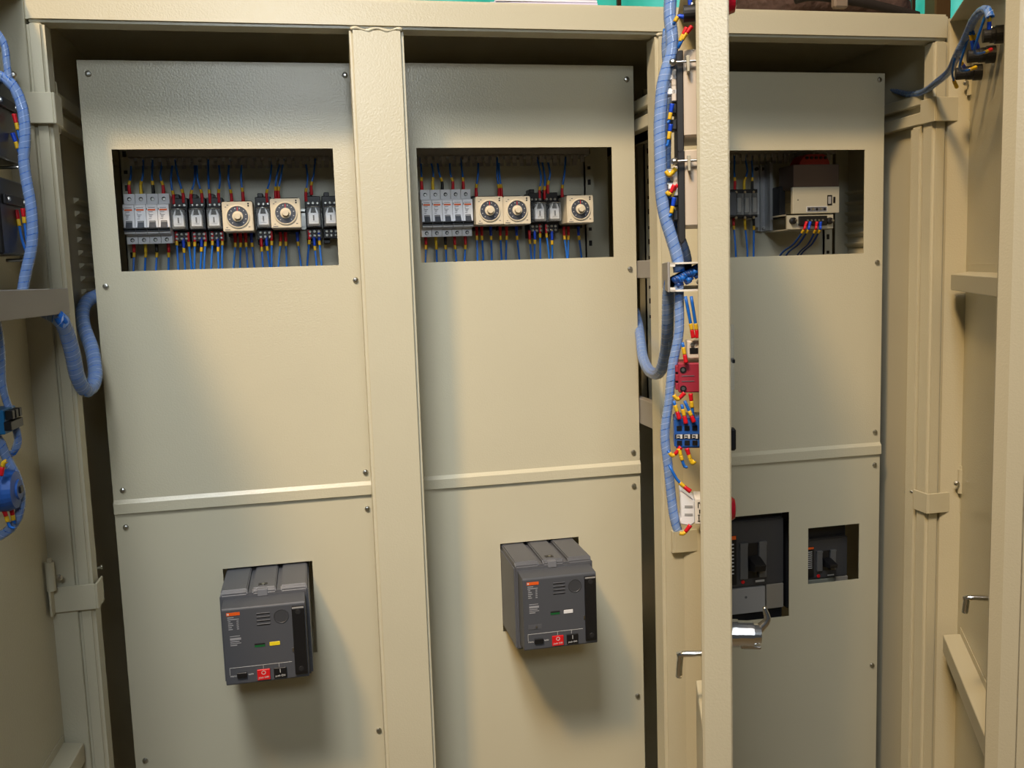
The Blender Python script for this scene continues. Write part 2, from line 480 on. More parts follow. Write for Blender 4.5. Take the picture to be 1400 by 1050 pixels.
DO1 = door(D1, .44, .004); DO2 = door(D2, .457, .003); DO3 = door(D3, .452, .013, .012)
hinge(D1, DO1, -1, -.0755, .018, .060, -.047); hinge(D1, DO1, -1, -.0755, -.672, -.634, -.047)
hinge(D3, DO3, 1, 1.3455, .022, .062, 1.317); hinge(D3, DO3, 1, 1.3455, -.648, -.612, 1.317)
hinge(D2, DO2, 1, .866, -.674, -.636, .846)
stiffener(D1, DO1, .01, .425, -.905, -.868); stiffener(D1, DO1, .01, .425, -1.5, -1.46)
stiffener(D3, DO3, .035, .435, -.262, -.228); stiffener(D3, DO3, .035, .435, -.895, -.856); stiffener(D3, DO3, .035, .435, -1.5, -1.46)
stiffener(D2, DO2, .3, .44, -.90, -.76, .034)
def latch(D, Do, u, z, L, H, ub=.0):
    g = MB(D.M).tube([(u, -T+.002, z), (u, L*.85, z-.001), (u-.001, L, z-.006), (u-.002, L+.002, z-H)], .0042, 10, .004)
    g.build('latch_rod', CHROME, Do)
    MB(D.M).lathe([(.009, 0), (.009, .004), (.006, .006)], (u, -T+.002, z), (0, 1, 0), 14).build('latch_boss', BLACK, Do)
n, z = D2.u_plane(930, 893, .40); latch(D2, DO2, .40, z, n, .032)
n, z = D3.u_plane(1322, 816, .36); latch(D3, DO3, .36, z, n, .024)
# outside of the middle door: chrome lock handle
def lock_handle(D, Do):
    z = D.u_plane(1020, 866, .41)[1]; u = .41
    def N(px): return D.u_plane(px, 866, u)[0]
    g = MB(D.M); n0 = -T
    g.lathe([(.017, 0), (.017, n0-N(1009)), (.0155, n0-N(1009)), (.0155, n0-N(1030)), (.013, n0-N(1030)), (.012, n0-N(1040))], (u, n0, z), (0, -1, 0), 24)
    g.tube([(u, N(1036), z+.004), (u, N(1042), z+.010), (u, N(1049), z+.018), (u, N(1046), z+.03), (u, N(1045), z+.034)], lambda t: .0062-.004*t, 12, .003)
    g.build('lock_handle', CHROME, Do)
    MB(D.M).box((u-.006, N(1040), z-.018), (u+.006, N(1012), z-.014), .001).build('lock_catch', CHROME, Do)
lock_handle(D2, DO2)

# ------------------------------------------------------------------ miniature circuit breakers
def make_mcb():
    r = empty('miniature_circuit_breaker', loc=(0, 0, 0)); w = .0087
    pr = [(.075, -.036), (.017, -.0405), (.017, -.0275), (.0, -.0245), (.0, .0200), (.003, .0228), (.017, .0235), (.017, .0405), (.075, .036)]
    B = MB().prism(pr, 0, -w, w, .0006).build('breaker_body', WHITE, r)
    for z in (.032, -.034):
        s = MB().lathe([(.0033, 0), (.0033, .0004)], (0, .0169, z), (0, -1, 0), 14).build('terminal_hole', BLACK, r)
        MB().box((-.0022, .0163, z-.0005), (.0012, .0166, z+.0005)).lathe([(.0022, 0), (.0020, .0003)], (.0006, .0166, z-.0006), (0, -1, 0), 10).build('terminal_screw', ZINC, s)
    MB().box((-.0060, -.0003, .0120), (.0058, .0002, .0146)).build('label_stripe', ORANGE, r)
    g = MB()
    for z, a, b in ((.0165, -.0055, .005), (.0098, -.005, .0015), (.0070, -.0052, -.0035), (.0050, -.005, .002), (.0032, -.0045, .0), (.0014, -.004, -.0005), (-.0012, -.005, -.001)):
        g.box((a, -.0002, z), (b, .0001, z+.0008))
    g.build('rating_print', PRINT, r)
    MB().box((-.0079, -.0003, .0130), (-.0069, .0002, .0165)).build('index_mark', BLACK, r)
    tg = [(.001, -.0035), (-.0012, -.0045), (-.0012, -.0068), (-.0030, -.0085), (-.0078, -.0150), (-.0074, -.0168), (.001, -.0175)]
    t = MB().prism(tg, 0, -.0048, .0048, .0004).build('toggle', TOGGLE, r)
    MB().box((-.0042, -.0016, -.0064), (.0042, -.0010, -.0048)).build('toggle_window', LGREY, t)
    MB().box((-.0086, -.0085, -.0178), (.0086, .001, -.0152), .0005).build('toggle_bar', BLACK, t)
    MB().box((-.0086, -.0030, -.0215), (.0086, .001, -.0180), .0004).build('toggle_tray', TOGGLE, r)
    return r
def make_relay():
    r = empty('plug_in_relay', loc=(0, 0, 0)); w = .0132
    g = MB().box((-w, .012, -.018), (w, .06, .020), .001).box((-w, .022, -.036), (w, .06, -.017), .001).box((-w, .022, .019), (w, .06, .036), .001)
    g.box((-w, .034, -.044), (-.002, .06, -.034), .001).box((-w+.004, .030, .034), (-w+.013, .06, .043), .001)
    S = g.build('socket', BLACK, r)
    for x in (-.0075, .0, .0075):
        for z in (-.024, .024, -.031):
            MB().lathe([(.0025, 0), (.0025, .001), (.0015, .0016)], (x, .022, z), (0, -1, 0), 10).build('terminal_screw', ZINC, S)
    MB().box((-.0105, -.010, -.0165), (.0105, .013, .0155), .0012, 2).build('clear_cover', CLEAR, r)
    g = MB().box((-.0084, -.005, -.0125), (.0084, .012, .006), .0008).box((-.0045, -.0065, -.008), (.0045, -.005, .004))
    g.prism([(-.0084, .005), (-.0046, .0145), (-.0030, .0145), (-.005, .005)], 1, -.005, .004).prism([(.0084, .005), (.0046, .0145), (.0030, .0145), (.005, .005)], 1, -.005, .004)
    C = g.build('relay_core', SILVER, r)
    MB().box((-.0012, -.0072, -.007), (.0012, -.0066, .002)).build('core_mark', PRINT, C)
    MB().tube([(-.0105, .012, .014), (-.0085, -.011, .0155), (.0085, -.011, .0155), (.0105, .012, .014)], .0007, 6, .004).build('clip', ZINC, r)
    return r
def make_timer():
    r = empty('dial_timer', loc=(0, 0, 0)); w = .024
    MB().box((-w, 0, -w), (w, .062, w), .0012, 2).build('timer_body', CREAM, r)
    MB().box((-.021, .06, -.030), (.021, .092, .030), .001).build('timer_socket', BLACK, r)
    MB().lathe([(.0188, .0), (.0188, .0016), (.0178, .0020), (.0168, .0020), (.0166, .0004), (.001, .0004)], (0, 0, 0), (0, -1, 0), 40).build('dial_rim', CREAM, r)
    d = MB().lathe([(.0164, .0004), (.0164, .0009), (.004, .0009)], (0, 0, 0), (0, -1, 0), 36).build('dial', DIAL, r)
    g = MB()
    for i in range(10):
        a = math.radians(-140+i*31)
        k = MB(Matrix.Rotation(a, 4, 'Y')); k.box((-.0006, -.0011, .0125), (.0006, -.0009, .0142)); g.add(k.v, k.f)
    g.build('dial_marks', LPRINT, d)
    k = MB().lathe([(.0088, .0009), (.0085, .003), (.0056, .0034), (.0052, .0095), (.0046, .0102), (.001, .0102)], (0, 0, 0), (0, -1, 0), 30).build('knob', CREAM, r)
    MB().box((-.0005, -.0012, .0092), (.0005, -.0010, .0155)).build('pointer', RED, d)
    for z in (.0205, .0170):
        MB().lathe([(.0014, 0), (.0014, .0004)], (.0175, 0, z), (0, -1, 0), 12).build('indicator', BLACK, r)
    g = MB()
    for x0, x1, z in ((-.0165, -.0135, .0180), (-.0195, -.0170, .0150), (-.021, -.013, -.0215), (.016, .019, -.0175), (-.019, -.0165, -.018)):
        g.box((x0, -.0003, z), (x1, .0001, z+.0011))
    g.build('face_print', PRINT, r)
    return r
def z4(x, y): return (140+x*.24286, 190+y*.24286)
def z7(x, y): return (555+x*.21429, 190+y*.21429)
def z9(x, y): return (990+x*.17143, 190+y*.17143)
FIRST = {}
def place(maker, pos, label, cat, group):
    if maker not in FIRST:
        r = FIRST[maker] = maker()
    else:
        r = copy_tree(FIRST[maker])
    r.location = pos; tag(r, label, cat, group); return r
ORD = ['leftmost', 'second', 'third', 'fourth', 'rightmost']
YM = .078
zc = -.0985
mx1 = at(200, 297, YM).x; mx2 = at(612, 292, YM).x
near = ['under the red sleeve at the far left', 'under the yellow sleeve', 'under the black sleeve', 'beside the relays']
for i in range(4):
    place(make_mcb, (mx1+(i-1.5)*.0178, YM, zc), 'white miniature circuit breaker with orange stripe in left cutout, '+['leftmost', 'second from left', 'third from left', 'beside the relays'][i], 'circuit breaker', 'miniature breakers in the left cutout')
for i in range(5):
    place(make_mcb, (mx2+(i-2)*.0178, YM, zc), 'white miniature circuit breaker with orange stripe in middle cutout, '+['leftmost', 'second from left', 'in the centre', 'fourth from left', 'beside the timer'][i], 'circuit breaker', 'miniature breakers in the middle cutout')
YR = .094
zr = -.100
for i, (px, py, lab) in enumerate([(244, 293, 'next to the miniature breakers'), (268.5, 293, 'between two others, second from left'), (292.5, 293, 'left of the first timer'),
                                 (360, 293, 'between the two timers'), (428.5, 293, 'right of the second timer'), (452, 293, 'half hidden at the right edge')]):
    p = at(px, py, YR); place(make_relay, (p.x, YR, zr), 'clear plug-in relay on black socket in left cutout, '+lab, 'relay', 'plug-in relays in the left cutout')
for px, lab in ((737, 'the left one of the pair'), (757.5, 'the right one of the pair')):
    p = at(px, 289, YR); place(make_relay, (p.x, YR, zr), 'clear plug-in relay on black socket in middle cutout, '+lab, 'relay', 'plug-in relays in the middle cutout')
YT = .064
for px, py, lab in ((325, 296, 'cream dial timer in left cutout between clear relays, the left one'), (390.5, 291.5, 'cream dial timer in left cutout beside bare rail, the right one'),
                (669.5, 288, 'cream dial timer beside the miniature breakers in middle cutout'), (707, 287.5, 'cream dial timer left of the clear relays in middle cutout'),
                (793.5, 286, 'cream dial timer standing alone at the right in middle cutout')):
    p = at(px, py, YT); r = place(make_timer, (p.x, YT, p.z), lab, 'timer', 'dial timers')

# ------------------------------------------------------------------ wires
SEEN = {}
def wire(pts, label, sleeve=None, marker=True, r=.0018, group='control wires', m=WIRE, tail=False, fl=.014, second=None):
    P = [Vector(p) for p in pts]
    o = MB().tube(P, r, 6, .008).build('wire', m)
    SEEN[label] = SEEN.get(label, 0)+1
    tag(o, label, 'wire', group)
    def ends(P, col):
        R = resample(P, .0025); q = [R[0]]; d = 0; k = 1
        while k < len(R) and d < fl: d += (R[k]-R[k-1]).length; q.append(R[k]); k += 1
        k0 = k-1; e = 0; q2 = [R[k0]]
        while k < len(R) and e < .006: e += (R[k]-R[k-1]).length; q2.append(R[k]); k += 1
        MB().tube(q, lambda t: .0029-.0005*t, 8, .003).build('ferrule_sleeve', SOLE[col], o)
        if marker and len(q2) > 1: MB().tube(q2, .0025, 8, .003).build('wire_marker', YEL, o)
    if sleeve: ends(P, sleeve)
    if second: ends(P[::-1], second)
    return o
YW = .118
def run(zf, dev, side, row, specs):
    """specs: (x, y of the device end, sleeve, x, y of the far end) in crop pixels"""
    n = {}
    for s in specs: n[s[2]] = n.get(s[2], 0)+1
    k = {}
    for x, y, c, x2, y2 in specs:
        i = k[c] = k.get(c, 0)+1
        w = '' if n[c] == 1 else (['left ', 'right '] if n[c] == 2 else ['left ', 'middle ', 'right '])[i-1]
        a = at(*zf(x, y), YW)
        b = at(*zf(x2, y2), YW+.012)
        if side == 'below': b = Vector((b.x, YW+.012, -.262))
        else: b = Vector((b.x, YW+.012, .004))
        mid = a.lerp(b, .5)+Vector((random.uniform(-.004, .004), random.uniform(-.012, -.002), 0))
        d = Vector((0, -.001, .016 if side == 'above' else -.016))
        wire([a, a+d, mid, b], f'{w}blue wire with {c} sleeve {side} {dev} in {row}', c, group=f'wires in the {row}')
A, B = 'above', 'below'
Lc, Mc, Rc = 'left cutout', 'middle cutout', 'right cutout'
names4 = ['leftmost breaker', 'second breaker', 'third breaker', 'fourth breaker']
for nm, x, x2, c in zip(names4, (155, 220, 288, 345), (160, 228, 284, 342), ('red', 'yellow', 'black', 'red')):
    run(z4, nm, A, Lc, [(x, 315, c, x2, 105)])
for nm, x, x2, c in zip(names4, (175, 240, 303, 370), (190, 250, 312, 365), ('red', 'yellow', 'black', 'red')):
    run(z4, nm, B, Lc, [(x, 585, c, x2, 740)])
run(z4, 'first relay', A, Lc, [(403, 368, 'red', 400, 110), (457, 360, 'red', 404, 110)])
run(z4, 'second relay', A, Lc, [(503, 365, 'red', 520, 110), (562, 360, 'red', 530, 110)])
run(z4, 'third relay', A, Lc, [(607, 362, 'red', 597, 110), (658, 358, 'red', 650, 110)])
run(z4, 'first timer', A, Lc, [(728, 360, 'red', 715, 110), (793, 352, 'red', 787, 110)])
run(z4, 'fourth relay', A, Lc, [(928, 358, 'red', 958, 110)])
run(z4, 'second timer', A, Lc, [(978, 345, 'red', 1010, 110), (994, 345, 'red', 1022, 110)])
run(z4, 'fifth relay', A, Lc, [(1148, 352, 'red', 1140, 110), (1178, 315, 'red', 1200, 110)])
run(z4, 'first relay', B, Lc, [(415, 520, 'red', 425, 740), (455, 560, 'blue', 440, 740), (482, 525, 'red', 490, 740)])
run(z4, 'second relay', B, Lc, [(517, 525, 'red', 515, 740), (555, 555, 'blue', 560, 740), (577, 525, 'red', 585, 740)])
run(z4, 'third relay', B, Lc, [(617, 520, 'red', 615, 740), (648, 555, 'blue', 665, 740), (672, 520, 'red', 700, 740)])
run(z4, 'first timer', B, Lc, [(745, 530, 'red', 742, 740), (775, 530, 'red', 790, 740), (805, 530, 'red', 818, 740), (838, 530, 'blue', 885, 740)])
run(z4, 'fourth relay', B, Lc, [(893, 555, 'red', 920, 740), (923, 550, 'blue', 935, 740), (950, 520, 'red', 945, 740)])
run(z4, 'second timer', B, Lc, [(1000, 525, 'red', 990, 740), (1030, 525, 'red', 1045, 740), (1097, 525, 'blue', 1115, 740)])
run(z4, 'fifth relay', B, Lc, [(1162, 515, 'red', 1155, 740), (1192, 550, 'blue', 1215, 740), (1218, 520, 'blue', 1240, 740)])
names5 = ['leftmost breaker', 'second breaker', 'third breaker', 'fourth breaker', 'fifth breaker']
for nm, x, x2, c in zip(names5, (102, 173, 232, 300, 367), (92, 150, 195, 280, 345), ('red', 'yellow', 'black', 'red', 'red')):
    run(z7, nm, A, Mc, [(x, 330, c, x2, 105)])
for nm, x, x2, c in zip(names5, (125, 190, 250, 310, 377), (110, 175, 230, 305, 362), ('red', 'yellow', 'black', 'red', 'red')):
    run(z7, nm, B, Mc, [(x, 618, c, x2, 780)])
run(z7, 'first timer', A, Mc, [(450, 370, 'red', 462, 105)])
run(z7, 'second timer', A, Mc, [(594, 372, 'red', 583, 105), (610, 372, 'red', 590, 105)])
run(z7, 'first relay', A, Mc, [(853, 385, 'red', 832, 105), (885, 385, 'red', 860, 105)])
run(z7, 'second relay', A, Mc, [(906, 350, 'red', 895, 105)])
run(z7, 'third timer', A, Mc, [(997, 372, 'red', 1020, 105)])
run(z7, 'first timer', B, Mc, [(450, 560, 'red', 460, 780), (482, 560, 'red', 488, 780), (540, 560, 'blue', 515, 780)])
run(z7, 'second timer', B, Mc, [(600, 560, 'red', 598, 780), (640, 560, 'red', 642, 780), (705, 560, 'blue', 708, 780)])
run(z7, 'first relay', B, Mc, [(787, 585, 'red', 785, 780), (820, 585, 'blue', 822, 780), (853, 545, 'red', 858, 780)])
run(z7, 'second relay', B, Mc, [(893, 545, 'red', 890, 780), (930, 590, 'blue', 935, 780)])
run(z7, 'third timer', B, Mc, [(1008, 560, 'red', 1012, 780), (1035, 560, 'red', 1025, 780), (1100, 560, 'blue', 1110, 780)])
run(z9, 'phase relay', A, Rc, [(85, 405, 'red', 85, 130), (160, 405, 'yellow', 160, 130), (222, 405, 'black', 215, 130)])
run(z9, 'phase relay', B, Rc, [(75, 625, 'red', 90, 930), (165, 625, 'yellow', 155, 930), (235, 625, 'black', 222, 930)])

# ------------------------------------------------------------------ motor operated breakers
def motor_breaker(cx, ind, key, label):
    r = empty('motor_circuit_breaker', label, 'circuit breaker', 'motor operated breakers')
    zt, zb = -.671, -.816
    yb, yf = -.110, -.146
    w, wf = .066, .0605
    # rear housing with three raised blocks on top
    zc_ = zt-.013; zf_ = -.8045
    MB().box((cx-w, yb, zb), (cx+w, .05, zt-.006), .003, 2).build('housing', DGREY, r)
    for a, b in ((-.064, -.0245), (-.0175, .0175), (.0245, .064)):
        pr = [(.05, zt-.012), (.05, zt), (yb+.006, zt), (yb+.0005, zt-.006), (yb+.0005, zt-.012)]
        MB().prism(pr, 0, cx+a, cx+b, .0018, 2).build('top_block', DGREY, r)
    # front cover
    g = MB().prism([(yb+.002, zc_+.001), (yf+.002, zc_-.0015), (yf, zc_-.004), (yf, zf_+.002), (yf+.002, zf_), (yb+.002, zf_)], 0, cx-wf, cx+wf, .0008)
    C = g.build('front_cover', DGREY2, r)
    MB().prism([(yb+.016, zt+.0006), (yb+.001, zt-.002), (yb-.0012, zt-.012), (yb+.016, zt-.012)], 0, cx-.010, cx+.005, .0006).build('top_catch', mat('catch_grey', (104, 106, 112), .45), r)
    MB().box((cx-.009, yb+.014, zt-.004), (cx+.004, yb+.026, zt+.0007)).build('catch_slot', BLACK, r)
    MB().lathe([(.0025, 0), (.0022, .001)], (cx-.002, yb+.019, zt+.0007), (0, 0, 1), 10).build('catch_screw', ZINC, r)
    y = yf-.0002
    fw_, fh = 2*wf, (zc_-.004)-zf_
    def X(q): return cx-wf+q*fw_
    def Z(q): return (zc_-.004)-q*fh
    # face: fractions of the front plate
    MB().box((X(.055), y-.0003, Z(.035)), (X(.215), yf+.001, Z(.075))).build('brand_stripe', ORANGE, C)
    MB().box((X(.062), y-.0005, Z(.044)), (X(.085), yf+.001, Z(.066))).build('brand_mark', LPRINT, C)
    g = MB()
    for i, (a, b) in enumerate(((.065, .14), (.065, .20), (.07, .10), (.07, .12), (.07, .13), (.07, .11), (.07, .12))):
        z = .095+i*.026; g.box((X(a), y-.0002, Z(z)), (X(b), yf+.001, Z(z+.010)))
        if i > 1: g.box((X(.17), y-.0002, Z(z)), (X(.195), yf+.001, Z(z+.010)))
    for z, a, b, h in ((.345, .08, .20, .008), (.372, .08, .21, .028), (.415, .08, .19, .010), (.440, .08, .21, .008), (.462, .08, .16, .012)):
        g.box((X(a), y-.0002, Z(z)), (X(b), yf+.001, Z(z+h)))
    g.build('rating_print', mat('grey_print', (150, 152, 158), .6), C)
    for i in range(4):
        z = .075+i*.048
        MB().box((X(.41), y-.0010, Z(z)), (X(.57), yf+.001, Z(z+.010)), .0003).build('vent_rib', DGREY, C)
        MB().box((X(.41), y-.0003, Z(z+.010)), (X(.57), yf+.001, Z(z+.020))).build('vent_slot', BLACK, C)
    MB().lathe([(.0112, 0), (.0110, .0007), (.0102, .0009), (.0095, .0003), (.001, .0002)], (X(.705), yf, Z(.145)), (0, -1, 0), 32).build('round_recess', mat('recess_shade_grey', (60, 62, 67), .5), C)  # cover is not cut: darker grey paints in the shade of the hollow
    for q, mm, nm in ((.365, GREEN, 'charge_window'), (.545, ind, 'status_window')):
        MB().box((X(q), y-.0003, Z(.475)), (X(q+.125), yf+.001, Z(.525)), .0003).build(nm, mm, C)
    MB().box((X(.365), y-.0005, Z(.475)), (X(.49), yf+.001, Z(.495))).build('window_shade', BLACK2, C)
    if key:
        MB().box((X(.06), y-.0004, Z(.635)), (X(.24), yf+.001, Z(.70))).build('key_plate', DGREY, C)
        MB().lathe([(.0016, 0), (.0014, .0012)], (X(.17), y-.0004, Z(.668)), (0, -1, 0), 10).build('key_pin', ZINC, C)
    g = MB(); lw = .0005
    g.box((X(.05), y-.0002, Z(.765)), (X(.80), yf+.001, Z(.765)-lw))
    for q, e in ((.05, .86), (.45, .82), (.64, .82)): g.box((X(q), y-.0002, Z(.765)), (X(q)+lw, yf+.001, Z(e)))
    g.build('function_lines', LPRINT, C)
    MB().box((X(.135), y-.003, Z(.835)), (X(.255), yf+.001, Z(.905)), .0006).build('mode_switch', BLACK, C)
    text('manu', .0042, (X(.09), y-.0002, Z(.875)), LPRINT, C); text('auto', .0042, (X(.30), y-.0002, Z(.87)), LPRINT, C)
    for q, mm, t1, t2, nm in ((.375, RED, 'O', 'push OFF', 'off_button'), (.575, BLACK, 'I', 'push ON', 'on_button')):
        bt = MB().box((X(q), y-.002, Z(.825)), (X(q+.155), yf+.001, Z(.965)), .0006).build(nm, mm, C)
        text(t1, .0085, (X(q+.0775), y-.0022, Z(.868)), LPRINT, C); text(t2, .0039, (X(q+.0775), y-.0022, Z(.93)), LPRINT, C)
    hd = MB().prism([(yf+.003, Z(.025)), (y-.0035, Z(.035)), (y-.0045, Z(.06)), (y-.0045, Z(.91)), (y-.003, Z(.945)), (yf+.003, Z(.95))], 0, X(.835), X(.985), .0008).build('charging_handle', BLACK, C)
    MB().box((X(.84), y-.0042, Z(.035)), (X(.98), y-.003, Z(.052))).build('handle_lip', LGREY, hd)
    for z in (.10, .86): MB().lathe([(.004, 0), (.0036, .0006)], (X(.91), y-.0045, Z(z)), (0, -1, 0), 14).build('handle_boss', BLACK2, hd)
    MB().box((X(.815), y-.0008, Z(.585)), (X(.832), yf+.001, Z(.635))).build('side_latch', ZINC, C)
    MB().box((cx-w-.004, .004, zb), (cx-w-.001, .012, zb+.028)).build('fixing_tab', ZINC, r)
    return r
motor_breaker(.188, YELW, False, 'dark grey motor operated breaker with yellow indicator projecting from the left cover panel')
motor_breaker(.6445, WHITE, True, 'dark grey motor operated breaker with white indicator projecting from the middle cover panel')

# ------------------------------------------------------------------ moulded case breakers behind the right cover panel
def mccb(x0, x1, z0, z1, y, label, seam, big):
    r = empty('moulded_case_breaker', label, 'circuit breaker', 'moulded case breakers in the right bay')
    w, h = x1-x0, z1-z0
    def X(q): return x0+q*w
    def Z(q): return z1-q*h
    MB().box((x0-.02, y+.012, z0-.03), (x1, .15, z1+.03), .003).build('case', BLACK2, r)
    C = MB().box((x0, y, Z(seam)), (x1-.004, y+.02, Z(.06)), .002, 2).build('front_cover', mat('mccb_grey', (60, 60, 62), .5), r)
    MB().box((X(.0), y-.001, Z(.96)), (X(.70), y+.02, Z(seam+.01)), .001).build('trip_unit', LGREY if big else mat('trip_grey', (120, 122, 112), .5), r)
    MB().box((X(.72), y-.0005, Z(.94)), (X(.97), y+.02, Z(seam+.0)), .001).build('terminal_cover', mat('cover_grey', (138, 132, 122), .5), r)
    L = MB().box((X(.0), y-.0008, Z(seam-.03)), (X(.29), y+.002, Z(.19)), .0004).build('rating_label', BLACK, C)
    MB().box((X(.0), y-.0012, Z(.23)), (X(.28), y+.002, Z(.195))).build('brand_stripe', ORANGE, C)
    g = MB()
    for i in range(9):
        q = .27+i*.035; g.box((X(.05), y-.0011, Z(q)), (X(.13), y, Z(q+.012))); g.box((X(.17), y-.0011, Z(q)), (X(.25), y, Z(q+.012)))
    g.build('rating_print', LPRINT, C)
    fr = MB().box((X(.33), y-.005, Z(.62)), (X(.44), y+.002, Z(.28)), .001).box((X(.60), y-.005, Z(.62)), (X(.71), y+.002, Z(.28)), .001)
    fr.box((X(.33), y-.0055, Z(.30)), (X(.44), y, Z(.27))).box((X(.60), y-.0055, Z(.30)), (X(.71), y, Z(.27)))
    fr.build('handle_guard', mat('mccb_light', (92, 92, 92), .5), C)
    MB().box((X(.44), y-.0006, Z(.62)), (X(.60), y+.002, Z(.28))).build('handle_slot', BLACK, C)
    MB().prism([(y, Z(.55)), (y-.026, Z(.52)), (y-.028, Z(.46)), (y, Z(.40))], 0, X(.46), X(.62), .001).build('toggle_handle', BLACK, C)
    MB().lathe([(.0035, 0), (.0032, .0012)], (X(.38), y, Z(seam-.05)), (0, -1, 0), 14).build('trip_button', RED, C)
    MB().box((X(.56), y-.0005, Z(seam-.055)), (X(.69), y+.001, Z(seam-.035))).build('maker_plate', LPRINT, C)
    for q in (.15, .42):
        MB().lathe([(.0026, 0), (.0022, .0008)], (X(q), y-.001, Z(seam+.10)), (0, -1, 0), 10).build('trip_dial', DGREY, r)
    return r
def hole_pts(px0, py0, px1, py1, y):
    a, b = at(px0, py0, y), at(px1, py1, y); return a.x, b.x, b.z, a.z
a, b, c, d = hole_pts(1003, 705, 1074, 838, .014)
mccb(a-.035, b, c, d, .014, 'large dark moulded case breaker behind the tall opening of right cover panel', .70, True)
a, b, c, d = hole_pts(1106, 733, 1161, 797, .028)
mccb(a-.02, b, c-.012, d, .028, 'small dark moulded case breaker behind the square opening of right cover panel', .76, False)

# ------------------------------------------------------------------ transformer on its bracket, phase relay
def transformer():
    r = empty('control_transformer', 'control transformer with brown steel core and aluminium front on bracket in right cutout', 'transformer')
    y = .055
    a, b = at(1084, 256, y), at(1147.5, 291, y)
    MB().box((a.x, y, b.z), (b.x, y+.008, a.z), .0008).build('front_plate', ALUP, r)
    c, d = at(1085, 225, y+.004), at(1147, 257, y+.004)
    MB().box((c.x, y+.004, d.z), (d.x, y+.06, c.z), .001).build('core', STEEL, r)
    e, f, h = at(1091, 225, y+.02), at(1131, 225, y+.02), at(1110, 212, y+.02)
    pr = [(e.x-.002, e.z-.004), (e.x, e.z+.004), (e.x+.008, h.z-.002), (e.x+.014, h.z+.001), (f.x-.012, h.z+.001), (f.x-.006, h.z-.002), (f.x, e.z+.004), (f.x+.001, e.z-.004)]
    B = MB().prism(pr, 1, y+.012, y+.05, .001).build('bobbin', BOB, r)
    for i in range(5):
        x = e.x+.013+i*(f.x-e.x-.022)/4; MB().lathe([(.0028, 0), (.0028, .003)], (x, y+.0118, h.z-.006), (0, -1, 0), 10).build('winding_pin', BLACK, B)
    X = lambda px: at(px, 275, y).x; Z = lambda py: at(1115, py, y).z
    g = MB().box((X(1102.5), y-.0006, Z(289.5)), (X(1131), y, Z(282)))
    S = g.build('terminal_window', LPRINT, r)
    MB().box((X(1103.5), y-.0008, Z(288.8)), (X(1130), y, Z(283))).build('window_strip', PRINT, S)
    for i in range(5): MB().lathe([(.0023, 0), (.0023, .0004)], (X(1106+i*5.3), y-.0008, Z(286)), (0, -1, 0), 10).build('window_screw', ZINC if i % 2 else BLACK, S)
    MB().box((X(1131), y-.0006, Z(281)), (X(1137.5), y, Z(267))).build('voltage_plate', BLACK, r)
    MB().box((X(1132), y-.0009, Z(279)), (X(1136), y, Z(269))).build('voltage_marks', LGREY, r)
    MB().box((X(1139), y-.0009, Z(278)), (X(1142), y, Z(269.5)), .0004).build('voltage_slider', BLACK, r)
    MB().lathe([(.0013, 0), (.001, .0005)], (X(1091), y, Z(273)), (0, -1, 0), 8).build('rivet', BLACK, r)
    y2 = .050
    p, q = at(1076, 293, y2), at(1139, 312, y2)
    T_ = MB().box((p.x, y2, q.z), (q.x, y2+.004, p.z)).box((p.x, y2, p.z-.002), (q.x, y2+.06, p.z)).build('terminal_bracket', ALUP, r)
    MB().box((at(1091, 300, y2).x, y2-.006, q.z+.006), (at(1129, 300, y2).x, y2, p.z-.004), .001).build('terminal_strip', BLACK, r)
    for px in (1083, 1133):
        MB().lathe([(.0062, 0), (.006, .006), (.003, .007)], (at(px, 302, y2).x, y2, at(px, 302, y2).z), (0, -1, 0), 16).build('fuse_cap', BLACK, r)
        MB().lathe([(.003, 0), (.002, .003)], (at(px+3, 302, y2).x, y2-.006, at(px, 302, y2).z), (0, -1, 0), 10).build('cap_screw', ZINC, r)
    for i in range(5): MB().lathe([(.002, 0), (.0018, .0016)], (at(1102+i*5.1, 302, y2).x, y2-.006, at(1110, 301.5, y2).z), (0, -1, 0), 10).build('terminal_screw', ZINC, r)
    # zinc bracket fixed to the mounting plate
    k0, k1 = at(1030, 226, .15), at(1052, 316, .15)
    m0, m1 = at(1050, 223, .14), at(1050, 316, .14)
    g = MB().box((k0.x, .150, k1.z), (m0.x+.012, .153, k0.z), .0006).box((m0.x-.002, .128, k1.z), (m0.x+.004, .153, k0.z+.002), .0006).box((k0.x+.012, .144, k1.z), (k0.x+.015, .151, k0.z))
    BR = g.build('zinc_bracket', mat('dull_zinc', (176, 178, 180), .4, .4), r)
    for px, py in ((1034.5, 231), (1042, 231), (1034, 313), (1044.5, 312)):
        s = at(px, py, .149); MB().lathe([(.004, 0), (.0035, .003)], (s.x, .150, s.z), (0, -1, 0), 12).build('bracket_bolt', ZINC if py > 300 else BLACK, BR)
    w0 = at(1052, 316, .14)
    MB().box((m0.x, y2+.004, q.z-.001), (q.x, .152, q.z+.001)).build('bracket_floor', ALUP, r)
    MB().box((at(1066, 260, .10).x, .10, b.z-.005), (a.x+.01, .15, a.z+.006), .002).build('coil_cover', BLACK2, r)
    return r
transformer()
for i, (px, px2, py2, c) in enumerate(((1103, 1072, 352, 'red'), (1108, 1080, 352, 'blue'), (1117, 1096, 352, 'red'), (1122, 1100, 352, 'blue'))):
    a = at(px, 303, .043); k = at(px-4+i, 314, .044); e = at(px2, py2, .10)
    wire([a, a.lerp(k, .6), k, k.lerp(e, .5), Vector((e.x, .12, e.z)), Vector((e.x-.01, .13, -.262))], 'dark wire with %s %s sleeve hanging from the transformer terminals' % (['outer', 'inner', 'inner', 'outer'][i], c), c, m=WIRED, group='transformer wires')
